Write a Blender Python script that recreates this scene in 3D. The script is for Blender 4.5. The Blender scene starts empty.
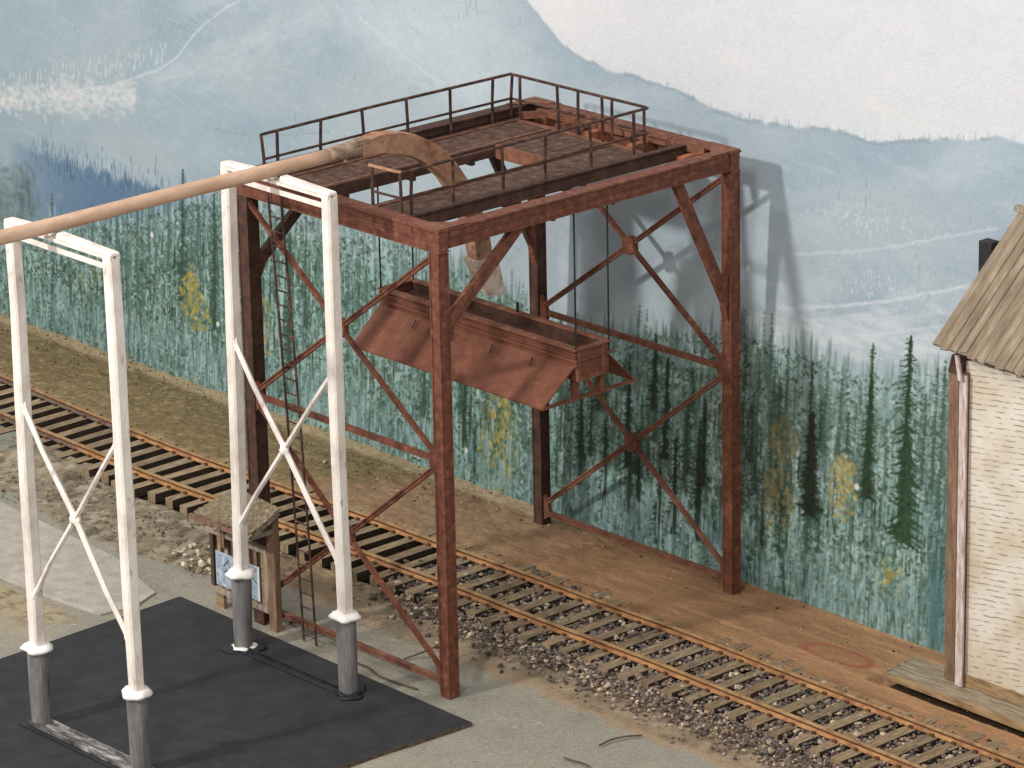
import bpy, bmesh, math, random
import numpy as np
from mathutils import Vector, Matrix

S = bpy.context.scene
COL = S.collection
# ------------------------------------------------------------------ camera
cam_d = bpy.data.cameras.new("camera"); cam = bpy.data.objects.new("camera", cam_d); COL.objects.link(cam)
yaw, pitch, roll = -0.84098498, 0.32282012, -0.02090926
fw = Vector((math.sin(yaw)*math.cos(pitch), math.cos(yaw)*math.cos(pitch), -math.sin(pitch)))
rr = Vector((math.cos(yaw), -math.sin(yaw), 0)); uu = rr.cross(fw)
r2 = rr*math.cos(roll) + uu*math.sin(roll); u2 = -rr*math.sin(roll) + uu*math.cos(roll)
M = Matrix((r2, u2, -fw)).transposed().to_4x4(); M.translation = Vector((35.2297, -30.3784, 19.6389))
cam.matrix_world = M
cam_d.lens = 143.96; cam_d.sensor_width = 36; cam_d.clip_start = 0.5; cam_d.clip_end = 400
cam_d.dof.use_dof = False
S.camera = cam
S.cycles.pixel_filter_type = 'BLACKMAN_HARRIS'; S.cycles.filter_width = 1.45
# ------------------------------------------------------------------ light: room lamps of an indoor display, plus a broad fill
w = bpy.data.worlds.new("World"); S.world = w; w.use_nodes = True
w.node_tree.nodes["Background"].inputs[0].default_value = (1.0, 0.965, 0.94, 1)
w.node_tree.nodes["Background"].inputs[1].default_value = 0.56
def lamp(name, src, target, dist, size, power, color):
    d = bpy.data.lights.new(name, 'AREA'); d.shape = 'DISK'; d.size = size; d.energy = power; d.color = color
    o = bpy.data.objects.new(name, d); COL.objects.link(o)
    s = Vector(src).normalized(); t = Vector(target)
    o.location = t + s*dist; o.rotation_euler = s.to_track_quat('Z', 'Y').to_euler()
    return o
lamp("ceiling_lamp", (-.12, -1, .62), (-1.5, 3, 3), 45, 2.6, 11600, (1.0, .965, .92))
lamp("broad_fill_lamp", (.62, -1, .95), (-1.5, 3, 3), 42, 7.0, 4600, (1.0, .965, .92))  # broad fill light added for the soft second shadows
lamp("far_ceiling_lamp", (-.75, -.8, 1.5), (-1.5, 3, 3), 42, 12.0, 3000, (.97, .98, 1.0))
S.view_settings.view_transform = 'Standard'; S.view_settings.look = 'None'
S.view_settings.exposure = 0.05; S.view_settings.gamma = 1

# ------------------------------------------------------------------ helpers
rnd = random.Random(7)
rng = np.random.default_rng(11)
def lin(c):
    c = np.asarray(c, float)/255.0
    return np.where(c <= .04045, c/12.92, ((c+.055)/1.055)**2.4)
def L4(c, k=1.0): return tuple(float(v)*k for v in lin(c)) + (1.0,)

def mat(name, cols, scale=3.0, rough=.75, bump=.25, bscale=30.0, stretch=(1, 1, 1), metallic=0.0, k=1.0, spec=.3, speck=None, attr=None, bdist=.02):
    """procedural material: a noise ramp through the sRGB colours in cols"""
    m = bpy.data.materials.new(name); m.use_nodes = True
    nt = m.node_tree; N = nt.nodes; K = nt.links; b = N["Principled BSDF"]
    b.inputs["Roughness"].default_value = rough; b.inputs["Metallic"].default_value = metallic
    b.inputs["Specular IOR Level"].default_value = spec
    tc = N.new("ShaderNodeTexCoord"); mp = N.new("ShaderNodeMapping"); mp.inputs["Scale"].default_value = stretch
    K.new(tc.outputs["Object"], mp.inputs["Vector"])
    n = N.new("ShaderNodeTexNoise"); n.inputs["Scale"].default_value = scale; n.inputs["Detail"].default_value = 7; n.inputs["Roughness"].default_value = .68
    K.new(mp.outputs[0], n.inputs["Vector"])
    r = N.new("ShaderNodeValToRGB"); e = r.color_ramp.elements
    lo, hi = .33, .67
    e[0].position = lo; e[0].color = L4(cols[0], k); e[1].position = hi; e[1].color = L4(cols[-1], k)
    for i, c in enumerate(cols[1:-1]):
        x = e.new(lo + (hi-lo)*(i+1)/(len(cols)-1)); x.color = L4(c, k)
    K.new(n.outputs["Fac"], r.inputs["Fac"]); out = r.outputs["Color"]
    if speck:   # (colour, scale, threshold)
        n3 = N.new("ShaderNodeTexNoise"); n3.inputs["Scale"].default_value = speck[1]; n3.inputs["Detail"].default_value = 3
        K.new(mp.outputs[0], n3.inputs["Vector"])
        mr = N.new("ShaderNodeMapRange"); mr.inputs[1].default_value = speck[2]; mr.inputs[2].default_value = speck[2]+.06
        K.new(n3.outputs["Fac"], mr.inputs[0])
        mx = N.new("ShaderNodeMix"); mx.data_type = 'RGBA'; K.new(mr.outputs[0], mx.inputs[0]); K.new(out, mx.inputs[6]); mx.inputs[7].default_value = L4(speck[0], k)
        out = mx.outputs[2]
    if attr:    # multiply by a colour attribute
        a = N.new("ShaderNodeAttribute"); a.attribute_name = attr
        mx = N.new("ShaderNodeMix"); mx.data_type = 'RGBA'; mx.blend_type = 'MULTIPLY'; mx.inputs[0].default_value = 1
        K.new(out, mx.inputs[6]); K.new(a.outputs["Color"], mx.inputs[7]); out = mx.outputs[2]
    K.new(out, b.inputs["Base Color"])
    n2 = N.new("ShaderNodeTexNoise"); n2.inputs["Scale"].default_value = bscale; n2.inputs["Detail"].default_value = 4
    K.new(mp.outputs[0], n2.inputs["Vector"])
    bp = N.new("ShaderNodeBump"); bp.inputs["Strength"].default_value = bump; bp.inputs["Distance"].default_value = bdist
    K.new(n2.outputs["Fac"], bp.inputs["Height"]); K.new(bp.outputs[0], b.inputs["Normal"])
    return m

RUST = mat("rusty_steel_paint", [(84, 50, 39), (104, 62, 47), (117, 71, 54), (142, 95, 76)], 9, .68, .45, 60, k=1.0, speck=((160, 112, 86), 34, .68))
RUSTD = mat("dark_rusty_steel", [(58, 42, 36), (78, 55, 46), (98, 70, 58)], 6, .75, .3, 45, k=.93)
RUSTO = mat("fresh_orange_rust", [(100, 60, 44), (140, 84, 58), (176, 112, 74)], 6, .8, .3, 40)
RUSTL = mat("dusty_rust", [(98, 63, 49), (120, 79, 61), (142, 99, 78)], 6, .8, .3, 40)
DECK = mat("weathered_deck", [(60, 43, 35), (86, 63, 52), (116, 89, 74)], 7, .85, .5, 30, (1, 1, 1))
RAILM = mat("dark_wire", [(46, 38, 37), (68, 50, 44), (116, 80, 64)], 8, .6, .1)
WIRE = mat("black_wire", [(28, 30, 34), (44, 44, 48)], 8, .5, .1)
WHITE = mat("white_paint", [(214, 202, 192), (238, 228, 218), (246, 240, 232)], 5, .55, .5, 14, (1, 1, .45), k=.93, speck=((204, 190, 180), 8, .66))
WHITEB = mat("white_putty", [(238, 234, 228), (250, 247, 242)], 6, .5, .4, 14, k=.93)
GREYF = mat("grey_foot_paint", [(92, 90, 90), (118, 115, 114), (140, 136, 134)], 7, .6, .4, 18, (1, 1, .25))
PIPE = mat("tan_pipe", [(180, 146, 122), (196, 162, 136), (212, 180, 154)], 5, .7, .3, 40, (1, .3, 1))
CHUTE = mat("rusty_tan_chute", [(120, 84, 66), (156, 116, 92), (174, 136, 110), (190, 150, 122)], 5, .75, .35, 30, speck=((186, 110, 66), 7, .62))
CHUTEG = mat("grey_tan_coupling", [(108, 90, 76), (150, 128, 108), (176, 154, 132)], 9, .75, .5, 30)
NOZ = mat("cream_nozzle", [(176, 152, 134), (214, 196, 180), (228, 214, 200)], 6, .7, .4, 20)
MAT = mat("black_card", [(41, 41, 43), (47, 47, 49), (55, 54, 56)], 3, .75, .3, 60, speck=((98, 97, 98), 30, .725))
MATE = mat("card_edge", [(60, 50, 42), (120, 100, 80)], 14, .85, .2)
BLK = mat("black_strip_paint", [(30, 31, 34), (46, 47, 50)], 8, .4, .5, 25)
STRIP = mat("dry_brushed_strip", [(54, 54, 56), (78, 76, 76), (128, 124, 120), (190, 186, 182)], 5, .6, .5, 25, (.6, 3, 1))
WOODB = mat("brown_wood", [(98, 76, 60), (124, 98, 78), (150, 122, 100)], 6, .8, .4, 25, (3, 3, .4))
WOODG = mat("grey_weathered_wood", [(110, 98, 84), (152, 138, 122), (182, 168, 152)], 6, .85, .5, 25, (3, 3, .5))
WOODT = mat("tan_timber", [(118, 94, 68), (154, 128, 94), (180, 154, 118)], 5, .85, .5, 20, (.5, 3, 3))
DECKW = mat("silvered_deck_boards", [(112, 98, 80), (150, 136, 114), (178, 166, 146)], 5, .9, .5, 20, (.6, 5, 3))
GRIT = mat("gritty_tan_roof", [(98, 86, 68), (124, 110, 88), (148, 134, 110)], 18, .95, .9, 30, speck=((206, 196, 172), 30, .64), bdist=.04)
LILAC = mat("whitewashed_board", [(150, 122, 112), (196, 178, 172), (222, 212, 210)], 7, .8, .4, 20, (3, 3, .5))

class MB:
    def __init__(s): s.v = []; s.f = []; s.mi = []
    def quad_pts(s, P, F, mi=0):
        n = len(s.v); s.v += [tuple(p) for p in P]; s.f += [tuple(i+n for i in f) for f in F]; s.mi += [mi]*len(F)
    def box(s, lo, hi, mi=0):
        x0, y0, z0 = lo; x1, y1, z1 = hi
        P = [(x0,y0,z0),(x1,y0,z0),(x1,y1,z0),(x0,y1,z0),(x0,y0,z1),(x1,y0,z1),(x1,y1,z1),(x0,y1,z1)]
        s.quad_pts(P, [(0,3,2,1),(4,5,6,7),(0,1,5,4),(1,2,6,5),(2,3,7,6),(3,0,4,7)], mi); return s
    def bar(s, a, b, w, t, side=(0, 1, 0), mi=0):
        """rectangular bar a->b; t = thickness along side, w = width across"""
        a = Vector(a); b = Vector(b); d = (b-a).normalized(); sd = Vector(side)
        sd = (sd - d*sd.dot(d)).normalized(); up = d.cross(sd)
        P = []
        for p in (a, b):
            for i, j in ((-1,-1),(1,-1),(1,1),(-1,1)): P.append(p + up*(w/2*i) + sd*(t/2*j))
        s.quad_pts(P, [(0,1,2,3),(7,6,5,4),(0,4,5,1),(1,5,6,2),(2,6,7,3),(3,7,4,0)], mi); return s
    def tube(s, pts, r, n=8, mi=0, cap=True):
        pts = [Vector(p) for p in pts]; base = len(s.v); rs = r if hasattr(r, '__len__') else [r]*len(pts)
        ref = None
        for i, p in enumerate(pts):
            d = (pts[min(i+1, len(pts)-1)] - pts[max(i-1, 0)]).normalized()
            if ref is None: ref = Vector((0,0,1)) if abs(d.z) < .9 else Vector((1,0,0))
            x = (ref - d*ref.dot(d)).normalized(); y = d.cross(x); ref = x
            for k in range(n):
                a = 2*math.pi*k/n; s.v.append(tuple(p + x*(math.cos(a)*rs[i]) + y*(math.sin(a)*rs[i])))
        for i in range(len(pts)-1):
            for k in range(n):
                k2 = (k+1) % n; s.f.append((base+i*n+k, base+i*n+k2, base+(i+1)*n+k2, base+(i+1)*n+k)); s.mi.append(mi)
        if cap:
            s.f.append(tuple(base+k for k in range(n))[::-1]); s.mi.append(mi)
            s.f.append(tuple(base+(len(pts)-1)*n+k for k in range(n))); s.mi.append(mi)
        return s
    def prism(s, poly, lo, hi, axis, mi=0):
        """polygon in the two other axes extruded along axis"""
        def mk(p, t):
            if axis == 0: return (t, p[0], p[1])
            if axis == 1: return (p[0], t, p[1])
            return (p[0], p[1], t)
        n = len(poly); P = [mk(p, lo) for p in poly] + [mk(p, hi) for p in poly]
        F = [tuple(range(n))[::-1], tuple(range(n, 2*n))] + [(i, (i+1) % n, n+(i+1) % n, n+i) for i in range(n)]
        s.quad_pts(P, F, mi); return s
    def build(s, name, mats, parent=None, bevel=0, smooth=False, origin=None):
        me = bpy.data.meshes.new(name)
        off = Vector((0, 0, 0))
        if parent: off = parent.matrix_world.translation
        elif origin: off = Vector(origin)
        me.from_pydata([tuple(Vector(p)-off) for p in s.v], [], s.f)
        for m in (mats if isinstance(mats, (list, tuple)) else [mats]): me.materials.append(m)
        for p, i in zip(me.polygons, s.mi): p.material_index = i; p.use_smooth = smooth
        bm = bmesh.new(); bm.from_mesh(me); bmesh.ops.recalc_face_normals(bm, faces=bm.faces[:]); bm.to_mesh(me); bm.free()
        o = bpy.data.objects.new(name, me); COL.objects.link(o)
        if parent:
            o.parent = parent; o.matrix_parent_inverse = Matrix()
            o.matrix_world = Matrix.Translation(off)
            o.matrix_basis = Matrix()
        elif origin: o.location = origin
        if bevel:
            b = o.modifiers.new("edge", 'BEVEL'); b.width = bevel; b.segments = 2; b.limit_method = 'ANGLE'
        return o
def tag(o, label, cat=None, group=None, kind=None):
    if label: o['label'] = label
    if cat: o['category'] = cat
    if group: o['group'] = group
    if kind: o['kind'] = kind
    return o
def thing(name, loc, label, cat, group=None):
    o = bpy.data.objects.new(name, None); COL.objects.link(o); o.location = loc
    o.matrix_world = Matrix.Translation(Vector(loc)); o.empty_display_size = .2
    return tag(o, label, cat, group)

# --- painted sheets: a fine grid whose colour attribute carries real paint / real soil colour
def vnoise(U, V, su, sv, seed):
    g = np.random.default_rng(seed); n = 256; T = g.random((n, n))
    u = U*su; v = V*sv; iu = np.floor(u).astype(int); iv = np.floor(v).astype(int); fu = u-iu; fv = v-iv
    fu = fu*fu*(3-2*fu); fv = fv*fv*(3-2*fv)
    a = T[iu % n, iv % n]; b = T[(iu+1) % n, iv % n]; c = T[iu % n, (iv+1) % n]; d = T[(iu+1) % n, (iv+1) % n]
    return (a*(1-fu)+b*fu)*(1-fv) + (c*(1-fu)+d*fu)*fv
def fbm(U, V, su, sv, seed, o=4):
    r = 0; a = .5; t = 0
    for i in range(o): r = r + a*vnoise(U, V, su*2**i, sv*2**i, seed+i); t += a; a *= .55
    return r/t
def grid_obj(name, x0, x1, y0, y1, nx, ny, place, colors, material):
    xs = np.linspace(x0, x1, nx); ys = np.linspace(y0, y1, ny); U, V = np.meshgrid(xs, ys, indexing='ij')
    C = colors(U, V); co = place(U, V).reshape(-1, 3)
    idx = np.arange(nx*ny).reshape(nx, ny)
    F = np.stack([idx[:-1,:-1], idx[1:,:-1], idx[1:,1:], idx[:-1,1:]], -1).reshape(-1, 4)
    me = bpy.data.meshes.new(name); me.vertices.add(nx*ny); me.vertices.foreach_set("co", co.astype(np.float32).ravel())
    me.loops.add(F.size); me.loops.foreach_set("vertex_index", F.astype(np.int32).ravel())
    me.polygons.add(len(F)); me.polygons.foreach_set("loop_start", np.arange(0, F.size, 4, dtype=np.int32))
    me.polygons.foreach_set("use_smooth", np.ones(len(F), bool))
    me.update()
    a = me.color_attributes.new("paint", 'FLOAT_COLOR', 'POINT')
    rgba = np.ones((nx*ny, 4), np.float32); rgba[:, :3] = C.reshape(-1, 3); a.data.foreach_set("color", rgba.ravel())
    me.materials.append(material); o = bpy.data.objects.new(name, me); COL.objects.link(o); return o
def sheet_mat(name, rough, bump, scales, amount, bdist=.03, spec=.25):
    m = bpy.data.materials.new(name); m.use_nodes = True; nt = m.node_tree; N = nt.nodes; K = nt.links; b = N["Principled BSDF"]
    b.inputs["Roughness"].default_value = rough; b.inputs["Specular IOR Level"].default_value = spec
    a = N.new("ShaderNodeAttribute"); a.attribute_name = "paint"
    tc = N.new("ShaderNodeTexCoord")
    n = N.new("ShaderNodeTexNoise"); n.inputs["Scale"].default_value = scales[0]; n.inputs["Detail"].default_value = 5; K.new(tc.outputs["Object"], n.inputs["Vector"])
    mr = N.new("ShaderNodeMapRange"); mr.inputs[1].default_value = .3; mr.inputs[2].default_value = .7; mr.inputs[3].default_value = 1-amount; mr.inputs[4].default_value = 1+amount
    K.new(n.outputs["Fac"], mr.inputs[0])
    mx = N.new("ShaderNodeVectorMath"); mx.operation = 'SCALE'; K.new(a.outputs["Color"], mx.inputs[0]); K.new(mr.outputs[0], mx.inputs["Scale"])
    K.new(mx.outputs[0], b.inputs["Base Color"])
    n2 = N.new("ShaderNodeTexNoise"); n2.inputs["Scale"].default_value = scales[1]; n2.inputs["Detail"].default_value = 6; K.new(tc.outputs["Object"], n2.inputs["Vector"])
    bp = N.new("ShaderNodeBump"); bp.inputs["Strength"].default_value = bump; bp.inputs["Distance"].default_value = bdist
    K.new(n2.outputs["Fac"], bp.inputs["Height"]); K.new(bp.outputs[0], b.inputs["Normal"])
    return m

# ================================================================== the painted backdrop wall
class Painter:
    def __init__(s, U, V):
        s.U = U; s.V = V; s.x = U[:, 0]; s.z = V[0, :]; s.C = np.zeros(U.shape+(3,))
    def mix(s, mask, c):
        c = np.asarray(c, float); m = np.clip(mask, 0, 1)[..., None]; s.C = s.C*(1-m) + (c if c.ndim == 3 else c[None, None, :])*m
    def win(s, x0, x1, z0, z1):
        i0, i1 = np.searchsorted(s.x, [x0, x1]); j0, j1 = np.searchsorted(s.z, [z0, z1]); return slice(i0, max(i1, i0)), slice(j0, max(j1, j0))
    def dab(s, x, z, rx, rz, c, a=1.0, ang=0.0, soft=.35):
        R = max(rx, rz)*1.05; I, J = s.win(x-R, x+R, z-R, z+R)
        if I.stop <= I.start or J.stop <= J.start: return
        u = s.U[I, J]-x; v = s.V[I, J]-z; ca, sa = math.cos(ang), math.sin(ang)
        p = (u*ca+v*sa)/rx; q = (-u*sa+v*ca)/rz; d = np.sqrt(p*p+q*q)
        m = np.clip((1-d)/soft, 0, 1)[..., None]*a
        s.C[I, J] = s.C[I, J]*(1-m) + np.asarray(c, float)*m
    def line(s, pts, wdt, c, a=1.0, jit=0):
        for (xa, za), (xb, zb) in zip(pts[:-1], pts[1:]):
            n = max(2, int(math.hypot(xb-xa, zb-za)/(wdt*1.0)))
            for i in range(n):
                t = i/n; s.dab(xa+(xb-xa)*t+rnd.uniform(-jit, jit), za+(zb-za)*t+rnd.uniform(-jit, jit), wdt*rnd.uniform(.7, 1.2), wdt*rnd.uniform(.5, 1), c, a*rnd.uniform(.5, 1))
def interp(pts, x): p = sorted(pts); return np.interp(x, [q[0] for q in p], [q[1] for q in p])

RIDGE = [(-9.0, 9.6), (-6.5, 8.6), (-4.71,7.05), (-4.37,6.81), (-4.07,6.64), (-3.67,6.48), (-3.28,6.40), (-2.51,6.37), (-1.76,6.31), (-1.11,6.21), (-0.12,6.20), (0.92,6.33), (1.57,6.29), (2.11,6.39), (3.08,6.60), (3.71,6.72), (4.09,6.72), (9, 6.1)]
FTOP = [(-24, 2.5), (-17.04,1.05), (-15.68,1.62), (-14.11,2.04), (-12.85,2.51), (-11.26,3.08), (-10.20,3.10), (-8.82,3.13), (-7.71,3.12), (-6.63,3.12), (-5.15,2.93), (-3.92,2.63), (-2.75,2.82), (-1.42,3.11), (-0.51,3.38), (0.21,3.34), (1.28,3.25), (2.13,3.32), (2.96,3.61), (9, 3.6)]
def paint_wall(U, V):
    P = Painter(U, V); X, Z = U, V
    ridge = interp(RIDGE, X) + (fbm(X, Z, 3, 0.01, 5)-.5)*.10
    ft = interp(FTOP, X)
    # cloudy sky
    P.C[:] = (208, 214, 220)
    P.mix(fbm(X, Z, .35, .5, 21)*1.6-.4, (212, 214, 220)); P.mix(fbm(X, Z, .5, .7, 31)*2-1.05, (222, 221, 221)); P.mix(fbm(X, Z, .4, .9, 41)*2-1.15, (192, 203, 216))
    # snowy blue mountain
    m = np.clip((ridge-Z)/.045, 0, 1)
    mc = np.zeros(P.C.shape); mc[:] = (172, 187, 196)
    def mm(mask, c):
        k = np.clip(mask, 0, 1)[..., None]; mc[:] = mc*(1-k)+np.array(c, float)*k
    mm((fbm(X+.5*Z, Z-.35*X, .5, .9, 51)-.45)*3, (156, 175, 189)); mm((fbm(X, Z-.4*X, .6, 1.4, 61)-.52)*3, (184, 199, 208))
    mm((fbm(X+.3*Z, Z, 3, 3, 71)-.55)*1.6, (158, 179, 192))
    mm(np.exp(-np.abs(ridge-Z)/.25)*.5, (154, 172, 186))
    mm(np.clip((X+12)/-4, 0, 1)*.4, (150, 172, 182))
    mm(np.clip(1-np.hypot((X+6.6)/2.2, (Z-6.4)/1.2), 0, 1)*1.1, (190, 202, 210))
    mm(np.clip(1-np.hypot((X+12.5)/2.0, (Z-4.3)/1.0), 0, 1)*.5, (150, 176, 190))
    mg = mc.mean(-1, keepdims=True); mc = (mg+(mc-mg)*1.0)*.985; P.C = P.C*(1-m[..., None]) + mc*m[..., None]
    P.mix(((ridge > Z) & (ridge-Z < .05))*.45*(fbm(X, Z, 2, 1, 91) > .45), (128, 148, 162))
    # broad directional brush marks
    for i in range(2600):
        x = rnd.uniform(-20, 7); z = rnd.uniform(3, 9)
        if z > interp(RIDGE, x)-.1: continue
        c = rnd.choice([(184, 197, 205), (158, 174, 187), (175, 191, 200), (164, 182, 191), (192, 203, 210)])
        P.dab(x, z, rnd.uniform(.15, .6), rnd.uniform(.02, .06), c, rnd.uniform(.08, .28), rnd.uniform(-.5, .15), .8)
    for i in range(260):
        x = rnd.uniform(-6, 7); z = rnd.uniform(5, 9.5)
        if z < interp(RIDGE, x)+.15: continue
        P.dab(x, z, rnd.uniform(.3, .9), rnd.uniform(.08, .25), rnd.choice([(228, 223, 219), (202, 208, 216), (217, 215, 219)]), rnd.uniform(.08, .25), rnd.uniform(-.3, .3), .9)
    # snow drifts: long curved ridges
    def drift(pts, wdt, c, a, below=0, bc=(196, 206, 210)):
        for (xa, za), (xb, zb) in zip(pts[:-1], pts[1:]):
            n = int(math.hypot(xb-xa, zb-za)/.03)+1
            for i in range(n):
                t = i/n; x = xa+(xb-xa)*t; z = za+(zb-za)*t
                P.dab(x, z+rnd.gauss(0, .01), .06, wdt*rnd.uniform(.6, 1.3), c, a*rnd.uniform(.5, 1), math.atan2(zb-za, xb-xa))
                if below and i % 2 == 0: P.dab(x+rnd.gauss(0, .05), z-rnd.uniform(0, below), .16, .09, bc, .13, 0, .9)
    drift([(-15.38,3.92), (-14.09,4.24), (-13.45,4.48), (-12.83,4.72), (-12.39,4.99), (-12.15,5.25), (-11.81,5.54), (-11.34,5.86), (-10.91,6.07)], .022, (200, 210, 217), .45, .5)
    for i in range(900):
        t = rnd.random(); x, z = (lambda a, b: (a[0]+(b[0]-a[0])*t, a[1]+(b[1]-a[1])*t))((-16.98,3.51), (-13.46,4.21))
        z += rnd.gauss(0, .12); P.dab(x, z, rnd.uniform(.03, .12), rnd.uniform(.02, .07), rnd.choice([(214, 217, 218), (220, 216, 212), (198, 207, 212)]), rnd.uniform(.15, .55), 0, .8)
    for i in range(120):
        t = rnd.random(); a, b = (-16.98,3.59), (-12.59,4.87); P.dab(a[0]+(b[0]-a[0])*t, a[1]+(b[1]-a[1])*t+rnd.uniform(0, .3), .015, rnd.uniform(.03, .1), (206, 214, 218), .6)
    drift([(-8.20,6.25), (-7.66,6.05), (-7.29,5.87), (-6.79,5.71), (-6.37,5.62)], .022, (202, 211, 219), .35, .3)
    drift([(0.32,4.57), (1.36,4.81), (2.19,5.06), (3.00,5.35), (3.79,5.61)], .02, (196, 207, 217), .45, .35, (180, 194, 206))
    drift([(0.19,3.83), (1.23,4.08), (2.07,4.33), (2.89,4.63), (3.84,4.97)], .025, (206, 214, 222), .5, .35, (196, 206, 216))
    for k in range(11):
        z0 = k*.055; a, b = (-0.48,3.55), (3.85,4.85)
        pts = [(a[0]+(b[0]-a[0])*t, a[1]+(b[1]-a[1])*t-z0+.02*math.sin(7*t+k)) for t in np.linspace(0, 1, 9)][:rnd.randint(4, 9)]
        P.line(pts, .035, rnd.choice([(204, 212, 220), (212, 217, 223), (192, 202, 212)]), .4, .01)
    for i in range(420):
        a, b = (-0.60,3.36), (3.01,3.97); t = rnd.random(); P.dab(a[0]+(b[0]-a[0])*t, a[1]+(b[1]-a[1])*t+rnd.gauss(0, .16), rnd.uniform(.05, .3), rnd.uniform(.02, .08), (206, 213, 219), rnd.uniform(.15, .45), 0, .8)
    P.line([(-11.74,4.06), (-11.26,4.04), (-10.44,4.12), (-8.84,4.48)], .02, (140, 160, 172), .6)
    P.line([(-13.57,4.95), (-12.34,5.43), (-11.50,5.86)], .05, (140, 158, 172), .35, .06)
    for i in range(160):
        a = (1.50,5.25) if i % 2 else (1.89,4.46)
        P.dab(a[0]+rnd.gauss(0, .45), a[1]+rnd.gauss(0, .12), .018, rnd.uniform(.015, .04), (206, 214, 222), .45)
    # tiny far firs on the ridges
    def tick(x, z, h, c, a, w=.012): P.dab(x, z+h/2, w, h/2, c, a, 0, .6)
    for i in range(130):
        x = rnd.uniform(-3, 5); z = float(interp(RIDGE, x)); tick(x, z-.05, rnd.uniform(.03, .16), (140, 154, 166), rnd.uniform(.2, .6))
    for (cx, cz), n, sx in (((-15.75,4.87), 12, .9), ((-12.34,5.40), 16, .9), ((-14.08,4.41), 8, .5), ((-9.75,4.35), 12, .4), ((-10.67,4.03), 6, .4), ((-8.63,5.28), 10, 1.2), ((-5.88,6.71), 14, .5), ((-6.92,6.51), 4, .3), ((1.66,5.54), 12, 1.0), ((2.29,4.83), 14, .9)):
        for i in range(n): tick(cx+rnd.gauss(0, sx), cz+rnd.gauss(0, .12), rnd.uniform(.06, .2), (124, 142, 154), rnd.uniform(.2, .6))
    for i in range(420):
        t = rnd.random(); a, b = (-13.08,4.59), (-8.87,6.40); x = a[0]+(b[0]-a[0])*t+rnd.gauss(0, .25); z = a[1]+(b[1]-a[1])*t-abs(rnd.gauss(0, .3)); P.dab(x, z, rnd.uniform(.1, .4), rnd.uniform(.03, .09), (196, 207, 216), rnd.uniform(.05, .16), .45, .9)
    for i in range(500):
        t = rnd.random(); a, b = (-8.87,6.40), (-5.85,5.55); x = a[0]+(b[0]-a[0])*t+abs(rnd.gauss(0, .7)); z = a[1]+(b[1]-a[1])*t+rnd.gauss(0, .15); P.dab(x, z, rnd.uniform(.1, .35), rnd.uniform(.03, .09), (196, 206, 215), rnd.uniform(.04, .13), -.7, .9)
    # a far deep blue wood and the dark patch at the left end
    bx = np.clip(1-np.abs((X-(-13.4))/3.4)**3, 0, 1); zb = (-13.85,2.85)[1]+.25*(fbm(X, Z*0, 5, 1, 111)-.5)
    P.mix(bx*np.clip((zb+.05-Z)/.1, 0, 1)*.9, (88, 118, 150))
    for i in range(500):
        x = rnd.uniform(-16.2, -10.6); z = (-13.85,2.72)[1]+rnd.gauss(0, .14); tick(x, z, rnd.uniform(.06, .3), rnd.choice([(88, 118, 146), (104, 134, 156), (72, 102, 120), (120, 148, 168)]), rnd.uniform(.3, .8), .02)
    a = (-17.02,1.80); P.mix(np.clip(1.2-np.hypot((X-a[0]+.5)/1.4, (Z-a[1])/.65), 0, 1), (104, 124, 128))
    a = (-16.34,2.14)
    for i in range(60): P.dab(a[0]+rnd.gauss(0, .16), a[1]+rnd.gauss(-.05, .22), rnd.uniform(.04, .12), rnd.uniform(.08, .25), rnd.choice([(76, 92, 104), (92, 110, 120)]), rnd.uniform(.15, .45), 0, .8)
    for i in range(220): P.dab((-16.89,1.74)[0]+rnd.gauss(0, .7), (-16.89,1.74)[1]+rnd.gauss(0, .4), rnd.uniform(.05, .2), rnd.uniform(.03, .1), rnd.choice([(120, 138, 138), (90, 110, 112), (146, 160, 160), (104, 122, 110)]), rnd.uniform(.2, .6), rnd.uniform(-.5, .5), .7)
    # the fir forest: layer after layer of upright strokes
    f = np.clip((ft-Z)/.5+.15*(fbm(X, Z, 6, 1, 121)-.5)*4, 0, 1)
    P.mix(f*.85, (112, 142, 138))
    P.mix(f*np.clip((fbm(X, Z, 1.2, .5, 131)-.4)*4, 0, 1)*.75, (70, 98, 86))
    P.mix(f*np.clip((fbm(X, Z, .8, .6, 141)-.5)*4, 0, 1)*.7, (140, 168, 166))
    P.mix(f*np.clip((-8-X)/4, 0, 1)*.5, (84, 108, 110)); P.mix(f*np.clip(1-np.hypot((X-.9)/1.6, (Z-2.0)/1.9), 0, 1)*.8, (104, 116, 108))  # second mix greys the right forest as the gantry frame's soft shadow
    dark = [(46, 68, 58), (56, 80, 70), (44, 60, 48), (66, 88, 78), (58, 76, 52)]; mid = [(88, 120, 112), (100, 134, 128), (84, 112, 92), (96, 126, 108)]; lite = [(148, 180, 180), (166, 194, 192), (184, 204, 202), (132, 166, 164)]
    for i in range(15000):
        x = rnd.uniform(-20, 7); top = float(interp(FTOP, x)); r = rnd.random()
        z = -.15 + (top+.25)*rnd.random()**.9; h = rnd.uniform(.06, .38)
        rel = z/max(top, .1)
        c = rnd.choice(dark if r < .36 else (mid if r < .56 else lite)); c = np.array(c, float)
        if rel > .85: c = c*.6+np.array((150, 170, 178))*.4
        if x > .2 and rel > .6: c = c*.75+np.array((176, 192, 198))*.25
        if rel < .25: c = c*.7+np.array((136, 164, 166))*.3
        P.dab(x, z, rnd.uniform(.014, .042), h, c, rnd.uniform(.3, .9), rnd.gauss(0, .06), .5)
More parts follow.
